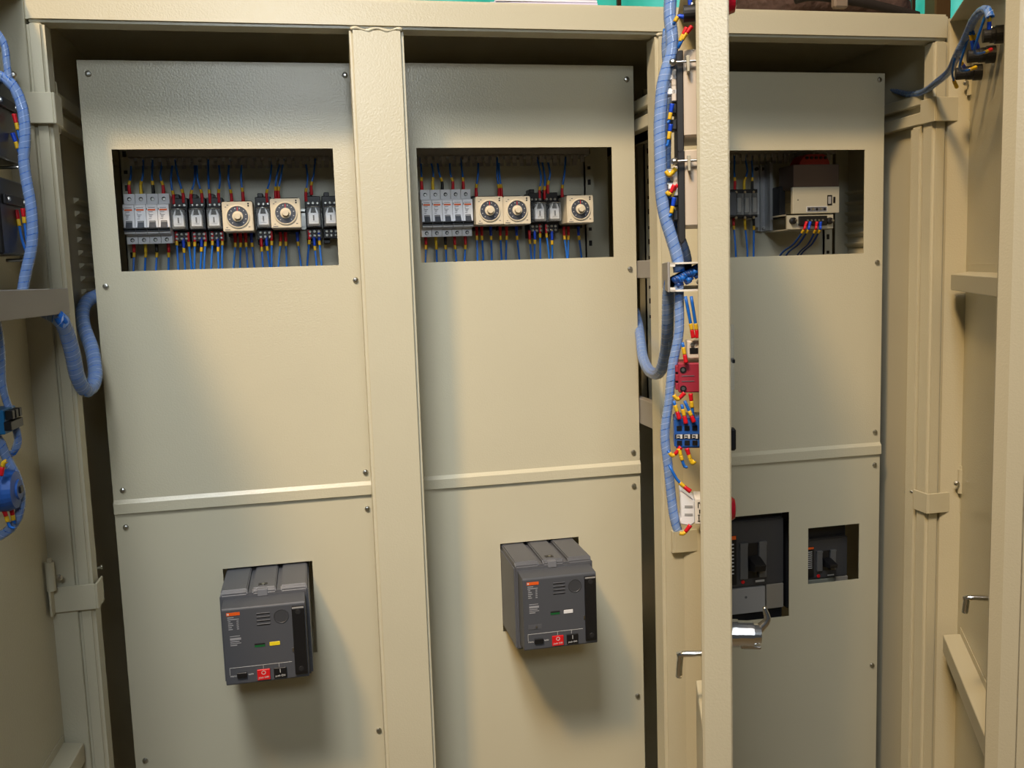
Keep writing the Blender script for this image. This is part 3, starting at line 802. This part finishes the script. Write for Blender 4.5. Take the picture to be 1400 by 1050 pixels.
def phase_relay():
    r = empty('phase_relay', 'dim clear fronted relay block left of the transformer in the right cutout', 'relay')
    y = .088
    X = lambda px: at(px, 275, y).x; Z = lambda py: at(1015, py, y).z
    MB().box((X(996), y+.012, Z(297)), (X(1040), .15, Z(258)), .001).build('relay_base', BLACK2, r)
    MB().box((X(992), y-.006, Z(296)), (X(1006.5), y+.02, Z(262)), .003).build('grey_module', mat('module_grey', (78, 82, 88), .4), r)
    for i in range(3):
        x0 = X(1008+i*10.5); x1 = X(1017.5+i*10.5)
        MB().box((x0, y, Z(294)), (x1, y+.014, Z(264)), .0012).build('clear_window', CLEAR, r)
        MB().box((x0+.003, y+.005, Z(290)), (x1-.003, y+.012, Z(270)), .001).build('window_core', mat('dim_metal', (130, 132, 134), .4, .4), r)
    for px in (1010, 1022, 1034):
        for py in (262, 297): MB().lathe([(.0028, 0), (.0022, .0015)], (X(px), y+.011, Z(py)), (0, -1, 0), 10).build('terminal_screw', ZINC, r)
    return r
phase_relay()

# ------------------------------------------------------------------ spiral wrapped cable bundles
def bundle(pts, r, label, group='spiral wrapped cables', strands=5, taper=None, pitch=.015, m=WIRE):
    e = empty('spiral_wrapped_cable', label, 'cable', group)
    P = resample(pts, .006); Tn, N = frames(P)
    for k in range(strands):
        a0 = 2*math.pi*k/strands; q = []
        for i, p in enumerate(P):
            a = a0+i*.05; q.append(p+(N[i]*math.cos(a)+Tn[i].cross(N[i])*math.sin(a))*r*.56)
        MB().tube(q[::2]+[q[-1]], r*.40, 6, .012).build('cable_strand', m, e)
    g = MB().helix(pts, r, pitch, .95); g.keep = 1
    g.build('spiral_wrap', WRAP, e)
    g = MB(); R = r*1.015
    h = MB().helix(pts, R, pitch, .04); h.keep = 1
    h.build('wrap_edge', mat('wrap_edge', (206, 220, 244), .35, alpha=.6), e)
    return e
# left door, upper harness
u = .15
def L1(px, py, uu=u): return D1.W(px, py, uu)
bundle([L1(-14, 30), L1(0, 50), L1(7, 64), L1(9, 85), L1(12, 107)], .0045, 'thin blue spiral wrapped cable at the top of the left door', strands=4)
bundle([L1(-12, 100), L1(2, 105), L1(14, 113), L1(23, 126), L1(30, 145), L1(33.5, 165), L1(34.5, 190), L1(32.5, 218), L1(36.5, 249), L1(42, 279), L1(44.5, 310), L1(44, 330), L1(41, 350), L1(37, 366), L1(34, 380), L1(31, 397)], .0068, 'blue spiral wrapped cable descending past two black meters on the left door')
s0 = D1.P(.16, .0, L1(78, 425).z)
n_, z_ = D1.u_plane(80, 417, .075); c_ = D1.P(.075, n_-.030, z_)
LP_ = [(79, 434, -.20), (90, 452, -.18), (99.5, 485, -.16), (106, 516, -.14), (118.5, 534, -.11), (130, 516, -.075), (125.5, 478, -.04), (114, 445, -.01), (113.5, 422, .02), (124, 408, .05), (140, 402, .06)]
bundle([c_]+[at(*p) for p in LP_], .0105, 'thick blue spiral wrapped cable looping from left door duct into the cabinet', strands=6)
bundle([L1(-4, 440, .26), L1(1, 470, .26), L1(2.5, 500, .26), L1(2.5, 515, .26), L1(6, 540, .26), L1(14, 562, .26), L1(22, 585, .26), L1(24.5, 606, .26), L1(18, 619, .26), L1(10, 622, .26)], .0042, 'thin spiral wrapped cable curving round the teal block on left door', strands=3)
bundle([L1(-6, 596, .27), L1(1, 606, .27), L1(10, 629, .27), L1(21, 648, .27), L1(28, 673, .27), L1(27, 698, .27), L1(19, 718, .27), L1(5, 730, .27), L1(-8, 736, .27)], .0055, 'spiral wrapped cable curving round the blue rotary switch on left door', strands=4)
# middle door harness
def L2(px, py, uu=.38): return D2.W(px, py, uu)
bundle([L2(917, -14), L2(916.6, 0), L2(915.5, 21), L2(918.5, 46), L2(919, 69), L2(912.4, 92), L2(906, 117), L2(903.5, 147), L2(902, 178), L2(903, 220), L2(904, 262), L2(909, 295), L2(918, 325), L2(926, 352), L2(929, 372)], .0076, 'thick blue spiral wrapped cable descending the inner edge of the middle door', strands=6)
bundle([L2(914, 40, .34), L2(912, 62, .34), L2(914, 110, .34), L2(911, 160, .34), L2(910, 220, .34), L2(911, 265, .34), L2(919, 300, .34), L2(931, 330, .34), L2(938, 352, .34), L2(938, 372, .34)], .0070, 'second blue spiral wrapped cable half hidden behind the thick one on middle door', strands=5)
MP_ = [(917, 385, -.36), (914, 404, -.35), (912.8, 446, -.33), (911, 475, -.30), (906, 500, -.27), (899, 511, -.23), (888, 507, -.17), (879, 489, -.10), (876, 466, -.04), (873, 446, .02), (868, 425, .05)]
bundle([at(*p) for p in MP_], .0088, 'pale spiral wrapped cable looping from middle door duct behind the cover panel', strands=6)
bundle([L2(928, 386), L2(928.5, 411), L2(928.5, 452), L2(924, 478), L2(919.5, 500), L2(916, 532), L2(914.5, 550), L2(909.5, 583), L2(909.5, 606), L2(913, 633), L2(915, 652), L2(918, 680), L2(921.5, 707), L2(926.5, 725)], .0060, 'pale spiral wrapped cable running down past crimson and blue blocks on middle door', strands=4)
# right door harness
RD = [at(1215, 120, .06), at(1228, 126, .02), at(1245, 129, -.03), at(1262, 126, -.08), at(1280, 113, -.16), at(1298, 97, -.24)]
RD += [D3.W(1309, 74, .27), D3.W(1321, 50, .31), D3.W(1332, 26, .35), D3.W(1343, 14, .38), D3.W(1351, 15, .40), D3.W(1354, 24, .405)]
bundle(RD, .0058, 'grey blue spiral wrapped cable rising to the push buttons on right door', strands=4)

# ------------------------------------------------------------------ things on the left door
def black_meter(y0, y1, u0, u1, pr, label):
    r = empty('panel_meter', label, 'meter', 'meters on the left door')
    n1, za = D1.u_plane(pr, y0, u0); zb = D1.u_plane(pr, y1, u0)[1]
    g = MB(D1.M).box((u0, -T+.002, zb), (u1, n1, za), .002); g.build('meter_case', BLACK, r)
    for zz in (.72,):
        z = zb+(za-zb)*zz
        k = MB(D1.M).box((u0+.012, n1, z-.006), (u1-.012, n1+.004, z+.006), .001).build('terminal_row', BLACK2, r)
        for i in range(2):
            uu = u0+.02+i*(u1-u0-.04)
            MB(D1.M).lathe([(.003, 0), (.0025, .002)], (uu, n1+.004, z), (0, 1, 0), 10).build('terminal_screw', ZINC, k)
    MB(D1.M).tube([(u0+.03, n1-.02, zb-.006), (u0+.03, n1+.008, zb-.006)], .0022, 8).build('clamp_screw', ZINC, r)
    return r
black_meter(122, 226, .10, .196, 22, 'black panel meter on the left door, the upper one above the other')
black_meter(251, 350, .10, .196, 33, 'black panel meter on the left door, the lower one above the grey duct')
def lead(D, a, b, uu, c, label, sag=.01, group='door leads'):
    p, q = D.W(*a, uu), D.W(*b, uu)
    v = (q-p)*.5+Vector((0, 0, -sag))
    return wire([p, p+(q-p)*.25+Vector((0, 0, -sag*.4)), p+v, q], label, c, group=group, r=.0017, fl=.010)
lead(D1, (19, 156), (33, 200), .14, 'red', 'blue lead with red sleeve on the upper black meter of left door')
lead(D1, (17, 182), (33, 212), .14, 'blue', 'blue lead with yellow marker below the upper red sleeve on left door')
lead(D1, (22, 287), (36, 345), .14, 'red', 'blue lead with red sleeve on the lower black meter, the left one')
lead(D1, (31, 285), (40, 348), .14, 'red', 'blue lead with red sleeve on the lower black meter, the right one')
def duct(D, u0, u1, n1, z0, z1, label, cut):
    r = empty('cable_duct', label, 'duct', 'cable ducts on the doors')
    t = .0022
    g = MB(D.M).box((u0, -T+.002, z0), (u1, n1, z0+t)).box((u0, -T+.002, z1-t), (u1, n1, z1)).box((u0, -T+.002, z0), (u1, -T+.002+t, z1))
    g.box((u0, n1-.006, z0), (u1, n1, z0+.005)).box((u0, n1-.006, z1-.005), (u1, n1, z1))
    g.build('duct_trough', DUCTW if cut else DUCT, r)
    MB(D.M).box((u0, n1, z0-.001), (u1-(.006 if cut else 0), n1+.003, z1+.001), .0008).build('duct_lid', DUCT, r)
    if cut:
        for i in range(26):
            nn = -T+.008+(n1+T-.014)*((i*.381) % 1); zz = z0+.006+(z1-z0-.012)*((i*.617+.2) % 1)
            MB(D.M).tube([(u0+.01, nn, zz), (u1-.03, nn+.004, zz+.004), (u1-.012, nn, zz), (u1-.006-.004*(i % 3), nn-.003, zz-.005*(1 if i % 2 else -1))], .0034, 6).build('duct_wire', WIRED if i % 3 else WIRE, r)  # mostly dark blue: shade inside the duct is put into the wire colour
    return r
n1, zt_ = D1.u_plane(90, 395, .035); zb_ = D1.u_plane(92, 427, .035)[1]
duct(D1, .035, .40, n1, zb_, zt_, 'grey plastic cable duct running across the left door', False)
n1, zt_ = D2.u_plane(916, 359, .395); zb_ = D2.u_plane(916, 399, .395)[1]
duct(D2, .12, .395, n1, zb_, zt_, 'cut open cable duct full of blue wires on the middle door', True)
def door_block(D, px, y0, y1, u0, u1, m, name, label, cat, group=None, extra=None):
    n1, za = D.u_plane(px, y0, u1); zb = D.u_plane(px, y1, u1)[1]
    r = empty(name, label, cat, group)
    return r, n1, za, zb
r, n1, za, zb = door_block(D1, 12, 560, 594, .26, .29, TEAL, 'terminal_block', 'teal terminal block at the left picture edge on left door', 'terminal block')
MB(D1.M).box((.25, -T+.002, zb), (.29, n1-.006, za), .001).build('block_body', TEAL, r)
for i in range(3): MB(D1.M).box((.254+i*.012, n1-.006, za-.012), (.262+i*.012, n1+.002, za-.002), .0006).build('block_clip', BLACK, r)
MB(D1.M).box((.25, n1-.007, zb+.004), (.29, n1+.001, zb+.014), .0006).build('block_foot', BLACK, r)
r, n1, za, zb = door_block(D1, 21, 646, 695, .26, .29, BLOCK, 'rotary_switch', 'round blue rotary switch at the left picture edge on left door', 'switch')
zm = (za+zb)/2
MB(D1.M).lathe([(.024, 0), (.024, n1+T-.012), (.021, n1+T-.004), (.012, n1+T-.002), (.011, n1+T)], (.285, -T+.002, zm), (0, 1, 0), 28).build('switch_body', BLOCK, r)
MB(D1.M).box((.280, n1, zm-.004), (.290, n1+.004, zm+.004), .001).build('switch_shaft', BLACK, r)
lead(D1, (1, 650), (9, 630), .31, 'red', 'blue lead with red sleeve above the blue rotary switch', -.005)
lead(D1, (4, 694), (20, 722), .29, 'red', 'blue lead with red sleeve below the blue rotary switch, the left one')
lead(D1, (14, 690), (22, 714), .28, 'red', 'blue lead with red sleeve below the blue rotary switch, the right one')

# ------------------------------------------------------------------ things on the middle door
def meter2(y0, y1, pa, pb, pc, label):
    r = empty('panel_meter', label, 'meter', 'meters on the middle door')
    u0, u1 = .29, .386
    nA, za = D2.u_plane(pa, y0, u1); zb = D2.u_plane(pa, y1, u1)[1]
    nB = D2.u_plane(pb, (y0+y1)/2, u1)[0]; nC = D2.u_plane(pc, (y0+y1)/2, u1)[0]
    MB(D2.M).box((u0, -T+.002, zb), (u1, nA, za), .0012).build('meter_body', MCREAM, r)
    MB(D2.M).prism([(nA, zb-.016), (nB-.003, zb-.022), (nB, zb-.016), (nB, za-.003), (nB-.003, za), (nA, za)], 0, u0+.001, u1-.001, .001).build('rear_cover', BLACK2, r)
    h = za-zb
    for q in (.30, .47):
        z = za-h*q
        k = MB(D2.M).box((u0+.01, nB, z-.011), (u1-.004, nB+(nC-nB)*.5, z+.009), .001).build('terminal_row', MCREAM, r)
        MB(D2.M).box((u1-.022, nB, z-.003), (u1-.004, nC, z+.003), .0008).build('terminal_clip', WHITE, k)
        MB(D2.M).lathe([(.003, 0), (.003, nC-nB+.001), (.0015, nC-nB+.003)], (u1-.011, nB, z+.004), (0, 1, 0), 10).build('terminal_screw', ZINC, k)
    for q in (.66, .85):
        z = za-h*q
        MB(D2.M).box((u1-.03, nB, z-.006), (u1-.006, nB+.006, z+.006), .001).build('terminal_tag', BLACK2, r)
    z = za-h*.15
    MB(D2.M).tube([(u1+.006, -T+.02, z), (u1+.006, nB+.004, z)], .0016, 8).lathe([(.0034, 0), (.0042, .002), (.0042, .005), (.002, .007)], (u1+.006, nB+.001, z), (0, 1, 0), 12).build('clamp_rod', ZINC, r)
    zz = z
    MB(D2.M).prism([(.004, zz-.012), (.007, zz-.012), (.008, zz+.006), (.004, zz+.006)], 0, u1, u1+.010, .0004).build('clamp_bracket', ALUP, r)
    return r
meter2(68, 186, 934, 925, 912, 'cream meter with black rear cover on the middle door, the upper one')
meter2(205, 309, 936, 927, 914, 'cream meter with black rear cover on the middle door, the lower one')
def lead2(a, b, uu, c, label, sag=.006, c2=None):
    p, q = D2.W(*a, uu), D2.W(*b, uu)
    return wire([p, p+(q-p)*.3+Vector((0, 0, -sag*.6)), p+(q-p)*.65+Vector((0, 0, -sag)), q], label, c, group='leads on the middle door', r=.0019, fl=.008, second=c2)
lead2((919, 142), (912, 168), .385, 'blue', 'short lead with blue sleeve at the upper cream meter, upper one')
lead2((917, 170), (911, 200), .385, 'blue', 'short lead with blue sleeve at the upper cream meter, lower one')
lead2((924, 230), (910, 234), .385, 'yellow', 'short lead with yellow sleeve at the lower cream meter')
lead2((922, 253), (911, 262), .385, 'red', 'short lead with red sleeve at the lower cream meter, left one')
lead2((926, 252), (913, 268), .38, 'red', 'short lead with red sleeve at the lower cream meter, right one')
lead2((922, 270), (914, 296), .385, 'blue', 'short lead with blue sleeve at the lower cream meter')
# push button block at the top of the middle door with its red head outside
def push_button(D, u, z, r_, n1, head, label, wide=.016):
    e = empty('push_button', label, 'push button', 'push buttons on the doors')
    MB(D.M).lathe([(r_, 0), (r_, .012), (r_*.86, .013), (r_*.86, .018)], (u, -T+.002, z), (0, 1, 0), 20).build('mounting_collar', BLACK, e)
    MB(D.M).lathe([(.0105, .018), (.0105, (n1+T)*.6), (.0095, (n1+T)*.62), (.0095, n1+T)], (u, -T+.002, z), (0, 1, 0), 18).build('contact_block', BLACK2, e)
    for s in (-1, 1):
        MB(D.M).lathe([(.0026, 0), (.002, .002)], (u+s*wide*.35, n1-.008, z+.0085), (0, 0, 1), 10).build('terminal_screw', ZINC, e)
    if head:
        MB(D.M).lathe([(r_*.9, 0), (r_*.9, .006), (head[1], .007), (head[1], .013), (head[1]*.8, .016), (.002, .017)], (u, -T-.0, z), (0, -1, 0), 24).build('button_head', head[0], e)
    return e
n1, z = D2.u_plane(937, 19, .40)
push_button(D2, .40, z, .013, n1, None, 'black push button block at the top of the middle door', .010)
n1, z = D2.u_plane(996, 8, .43)
rl = empty('indicator_lamp', 'red lamp head peeping past the top of the middle door edge', 'lamp', 'red lamp heads')
MB(D2.M).lathe([(.014, 0), (.014, .003), (.0125, .005), (.011, .010), (.004, .012)], (.42, -T, z+.006), (0, -1, 0), 24).build('lamp_lens', LED, rl)
MB(D2.M).lathe([(.010, 0), (.010, .02)], (.42, -T+.002, z+.006), (0, 1, 0), 16).build('lamp_base', BLACK, rl)
n1, z = D2.u_plane(1001, 695, .40)
rl = empty('indicator_lamp', 'red lamp head peeping past the middle door edge above chrome handle', 'lamp', 'red lamp heads')
MB(D2.M).lathe([(.016, 0), (.016, .003), (.0145, .006), (.012, .009), (.004, .0105)], (.40, -T, z), (0, -1, 0), 24).build('lamp_lens', LED, rl)
MB(D2.M).lathe([(.010, 0), (.010, .02)], (.40, -T+.002, z), (0, 1, 0), 16).build('lamp_base', BLACK, rl)
za, zb = D2.u_plane(1005, 441, .38)[1], D2.u_plane(1005, 537, .38)[1]
gm = empty('glass_meter_front', 'clear meter front standing out of the middle door edge', 'meter')
MB(D2.M).box((.300, -T-.004, zb), (.385, -T, za), .0008).build('meter_flange', mat('meter_flange', (150, 152, 150), .4), gm)
MB(D2.M).box((.302, -T-.011, zb+.003), (.383, -T-.004, za-.002), .001).build('clear_front', CLEAR, gm)
MB(D2.M).box((.36, -T-.012, (za+zb)/2-.006), (.384, -T-.009, (za+zb)/2-.002)).build('latch_tab', BLACK, gm)
za, zb = D2.u_plane(1005, 586, .40)[1], D2.u_plane(1005, 616, .40)[1]
rk = empty('rotary_switch', 'black rotary handle standing out of the middle door edge', 'switch')
MB(D2.M).box((.375, -T-.003, zb-.004), (.415, -T, za+.004), .001).build('handle_plate', BLACK2, rk)
MB(D2.M).box((.388, -T-.011, zb), (.402, -T-.003, za), .002).build('handle_grip', BLACK, rk)
lead2((939, 38), (927, 66), .40, 'red', 'lead with red sleeve below the push button block, left one', -.002)
lead2((946, 36), (928, 64), .40, 'red', 'lead with red sleeve below the push button block, right one', -.002)
lead2((937, 24), (921, 34), .40, 'blue', 'lead curving from cable to the push button block on middle door', -.006)
lead2((944, 8), (942, -12), .40, 'blue', 'lead with blue sleeve above the push button block on middle door', 0)
# crimson terminal block
def crimson():
    e = empty('terminal_block', 'crimson terminal block on the middle door above the blue contact block', 'terminal block')
    u0, u1 = .345, .40
    n1, za = D2.u_plane(927, 497, u1); zb = D2.u_plane(927, 537, u1)[1]
    MB(D2.M).box((u0, -T+.002, zb), (u1, n1, za), .0012).build('block_body', CRIMSON, e)
    n2 = D2.u_plane(923.5, 510, u1)[0]
    for q in (.2, .5, .8):
        z = zb+(za-zb)*q
        MB(D2.M).box((u0+.004, n1-.001, z-.004), (u1-.004, n2, z+.004), .0006).build('block_rib', CRIMSON, e)
    for q in (.14, .78):
        z = zb+(za-zb)*q; nn = D2.u_plane(934, 510, u1)[0]
        s = MB(D2.M).lathe([(.004, 0), (.004, .0008)], (u1, nn, z), (1, 0, 0), 12).build('screw_recess', BLACK, e)
        MB(D2.M).lathe([(.0022, 0), (.002, .0008)], (u1+.0008, nn, z), (1, 0, 0), 10).build('terminal_screw', ZINC, s)
    for q in (.38, .56):
        z = zb+(za-zb)*q; MB(D2.M).box((u1, D2.u_plane(949, 510, u1)[0], z), (u1+.0006, n1-.004, z+.0008)).build('block_line', PRINT, e)
crimson()
n1, za = D2.u_plane(939, 466, .39); zb = D2.u_plane(939, 490, .39)[1]
e = empty('terminal_block', 'small pale terminal block above the crimson block on middle door', 'terminal block')
MB(D2.M).box((.36, -T+.002, zb), (.395, n1, za), .001).build('block_body', MCREAM, e)
MB(D2.M).box((.395, n1-.013, zb+.006), (.3956, n1-.003, zb+.013)).build('screw_recess', BLACK, e)
MB(D2.M).lathe([(.003, 0), (.002, .003)], (.395, n1-.006, za-.004), (1, 0, 0), 10).build('terminal_screw', ZINC, e)
# blue contact block with three poles
def blue_block():
    e = empty('contact_block', 'blue three pole contact block on the middle door', 'contact block')
    u1 = .40; u0 = .35
    n1, za = D2.u_plane(921.5, 572, u1); zb = D2.u_plane(921.5, 613, u1)[1]
    n0 = D2.u_plane(957, 592, u1)[0]
    B_ = MB(D2.M).box((u0, -T+.002, zb), (u1, n1, za), .002, 2).build('block_body', BLOCK, e)
    h = za-zb
    for i in range(3):
        nc = n1-(n1-n0)*(.20+.30*i); wd = (n1-n0)*.10
        for q in (.33, .82):
            z = za-h*q; MB(D2.M).box((u1, nc-wd, z-.003), (u1+.0008, nc+wd, z+.003), .0002).build('screw_well', BLACK, B_)
        z = za-h*.60
        g = MB(D2.M).box((u1+.0012, nc-wd*1.1, z-.0026), (u1+.0016, nc-wd*.3, z+.0026)).box((u1+.0012, nc, z-.0014), (u1+.0016, nc+wd*1.1, z-.0004)).box((u1+.0012, nc+wd*.9, z-.0024), (u1+.0016, nc+wd*1.1, z+.0024)).box((u1+.0012, nc-wd*.3, z+.0014), (u1+.0016, nc+wd*1.1, z+.0024))
        g.build('pole_mark', LPRINT, B_)
    MB(D2.M).box((u1, n0, za-h*.67), (u1+.001, n1-.001, za-h*.53)).build('mark_band', BLACK2, B_)
blue_block()
lead2((929, 573), (921, 548), .405, 'red', 'lead with red sleeve above the blue contact block, left pole', 0)
lead2((938, 579), (932, 553), .405, 'red', 'lead with red sleeve above the blue contact block, middle pole', 0)
lead2((949, 577), (936, 548), .405, 'red', 'lead with red sleeve above the blue contact block, right pole', 0)
lead2((931, 611), (913, 616), .405, 'red', 'lead with red sleeve below the blue contact block, joining the cable', .008)
lead2((939, 613), (950, 630), .405, 'red', 'lead with red sleeve below the blue contact block, middle pole', .008, 'yellow')
lead2((928, 613), (940, 638), .405, 'yellow', 'lead with yellow sleeve below the blue contact block', .008)
lead2((938, 496), (933, 468), .405, 'red', 'lead with red sleeve on top of the crimson block', 0)
lead2((936, 537), (921, 540), .405, 'red', 'lead with red sleeve under the crimson block, the left one', .006)
lead2((944, 538), (948, 572), .40, 'red', 'lead with red sleeve under the crimson block, the right one', 0)
lead2((948, 462), (937, 405), .40, 'red', 'lead with red sleeve above the small pale block, left one', 0)
lead2((954, 462), (945, 405), .40, 'red', 'lead with red sleeve above the small pale block, right one', 0)
lead2((944, 672), (915, 636), .405, 'red', 'lead with red sleeve on top of the white contact block', .006)
lead2((944, 718), (929, 729), .405, 'red', 'lead with red sleeve under the white contact block', .004)
def white_block():
    e = empty('contact_block', 'white contact block near the hinge on the middle door', 'contact block')
    u0, u1 = .36, .40
    X = lambda px, py: D2.u_plane(px, py, u1)
    pr = [X(929, 674), X(931, 672), X(937, 676), X(950, 685), X(950, 715), X(944, 719), X(931, 717), X(929, 712), X(931, 708), X(930, 680)]
    MB(D2.M).prism(pr, 0, u0, u1, .0012).build('block_body', WHITE, e)
    for py in (692.5, 703.5):
        a, b = X(936, py-1.5), X(947, py+1.5); MB(D2.M).box((u1, a[0], a[1]), (u1+.0006, b[0], b[1])).build('body_slot', LGREY, e)
    a, b = X(950, 682), X(960, 717)
    S_ = MB(D2.M).box((u0, -T+.002, b[1]), (u1-.001, a[0], a[1]), .0008).build('side_module', DUCTW, e)
    g = MB(D2.M)
    for i, (p0, p1, y0, y1) in enumerate(((954, 957, 687, 688.4), (954, 955.2, 689, 695), (955.8, 957.4, 697, 702), (954, 957, 704, 705), (955, 956.2, 706, 711), (954, 957.4, 712, 713.2))):
        a, b = X(p0, y0), X(p1, y1); g.box((u1-.001, a[0], a[1]), (u1-.0004, b[0], b[1]))
    g.build('printed_marks', BLACK, S_)
white_block()

# ------------------------------------------------------------------ things on the right door
for i, (pb, pt, y0, y1, lab, wd) in enumerate(((1374, 1346, 39, 59, 'black push button block nearest the free edge of the right door', .012),
                                  (1361, 1325, 67, 87, 'black push button block in the middle of three on right door', .012), (1343, 1308, 91, 111, 'black push button block nearest the hinge of the right door', .012))):
    uu = min(.415, D3.n_plane(pb-3, (y0+y1)/2, -T+.004)[0])
    n1, z = D3.u_plane(pt, (y0+y1)/2, uu)
    push_button(D3, uu, z, .0125, n1, (BLACK, .012), lab, wd)
def lead3(a, b, ua, ub, c, label, bend):
    p, q = D3.W(*a, ua), D3.W(*b, ub); mid = p.lerp(q, .5)+Vector(bend)
    return wire([p, p.lerp(mid, .5)+Vector(bend)*.3, mid, q], label, c, group='leads on the right door', r=.0018, fl=.010)
lead3((1352.5, 40), (1352.5, 18), .395, .405, 'blue', 'lead with blue sleeve on the push button nearest the right door edge', (0, 0, 0))
lead3((1331, 68), (1326, 42), .32, .33, 'blue', 'lead with blue sleeve on the middle push button, the left one', (0, 0, 0))
lead3((1337, 66), (1330, 42), .315, .33, 'blue', 'lead with blue sleeve on the middle push button, the right one', (0, 0, 0))
lead3((1318, 92), (1308, 73), .225, .27, 'blue', 'lead with blue sleeve on the push button nearest the hinge', (0, 0, 0))
lead3((1355, 68), (1347, 22), .31, .395, 'red', 'lead with red sleeve drooping to the middle push button', (-.02, 0, -.02))
lead3((1334, 92), (1325, 48), .225, .315, 'yellow', 'lead with yellow sleeve drooping to the push button nearest the hinge', (-.02, 0, -.02))
lead3((1308, 119), (1306, 76), .21, .27, 'yellow', 'lead with yellow sleeve hanging below the three push buttons', (-.006, 0, 0))

# ------------------------------------------------------------------ things lying on top of the cabinet
def bag():
    r = empty('travel_bag', 'dark brown fabric bag lying on top of the cabinet', 'bag')
    FAB = mat('brown_fabric', (84, 66, 62), .85, bump=(45, .8, .01), var=.25)
    Yb = .14; x0 = at(985, 10, Yb).x; x1 = at(1206, 24, Yb).x
    g = MB(); nu, nv = 48, 20; v = []
    for j in range(nv+1):
        th = math.pi*j/nv
        for i in range(nu):
            ph = 2*math.pi*i/nu
            cx = math.cos(ph)*math.sin(th); cy = math.sin(ph)*math.sin(th); cz = math.cos(th)
            cx, cy, cz = [math.copysign(abs(t)**.6, t) for t in (cx, cy, cz)]
            x = (x0+x1)/2+cx*(x1-x0)/2
            h = .17 if cx < .1 else .17-.13*min(1, (cx-.1)/.85)
            z = .197+(cz+1)/2*h*(1+.10*math.sin(cx*9+cy*4)+.05*math.sin(cx*23))
            v.append((x, Yb+cy*.17+.008*math.sin(x*60), max(.197, z)))
    f = [(j*nu+i, j*nu+(i+1) % nu, (j+1)*nu+(i+1) % nu, (j+1)*nu+i) for j in range(nv) for i in range(nu)]
    g.add(v, f, True); g.build('bag_body', FAB, r)
    xm = at(1122, 10, 0).x
    S_ = MB().tube([(x0+.05, -.045, .235), (xm-.04, -.05, .240), (xm+.06, -.045, .232), (x1-.05, -.04, .215)], .008, 8, .01).build('strap', mat('strap_black', (38, 32, 30), .8), r)
    MB().box((xm-.012, -.066, .218), (xm+.014, -.052, .262), .003).build('strap_buckle', mat('strap_brown', (130, 116, 104), .8), r)
    return r
bag()
def papers():
    r = empty('paper_stack', 'loose white papers lying on top of the cabinet above middle bay', 'paper')
    for i in range(5):
        a = at(655+i*4, 2, .02); b = at(790-i*3, 2, .02)
        k = MB(Matrix.Translation(((a.x+b.x)/2, .015, .1985+i*.0045)) @ Matrix.Rotation(.03*i-.05, 4, 'Z'))
        w = (b.x-a.x)/2
        k.box((-w, -.12, 0), (w, .12, .0035), .0005)
        k.build('paper_sheet', mat('paper%d' % (i % 2), ((225, 226, 240) if i % 2 else (205, 200, 226)), .7), r)
papers()

# ------------------------------------------------------------------ finish: put origins at the base of each thing, lift everything onto the floor
bpy.context.view_layer.update()
def tree(o):
    yield o
    for c in o.children: yield from tree(c)
for o in [o for o in COL.objects if o.parent is None and o.type in ('EMPTY', 'MESH')]:
    if '_p' in o.keys():
        del o['_p']
        for c in tree(o):
            if '_p' in c.keys(): del c['_p']
    else:
        pts = [c.matrix_world @ Vector(q) for c in tree(o) if c.type == 'MESH' for q in c.bound_box]
        base = Vector(((min(p.x for p in pts)+max(p.x for p in pts))/2, (min(p.y for p in pts)+max(p.y for p in pts))/2, min(p.z for p in pts)))
        if o.type == 'MESH': o.data.transform(Matrix.Translation(-base))
        o.location = base
        for c in o.children: c.location = c.location-base
    o.location.z += ZO
dup = [k for k, n in SEEN.items() if n > 1]
if dup: print('DUPLICATE WIRE LABELS', dup)
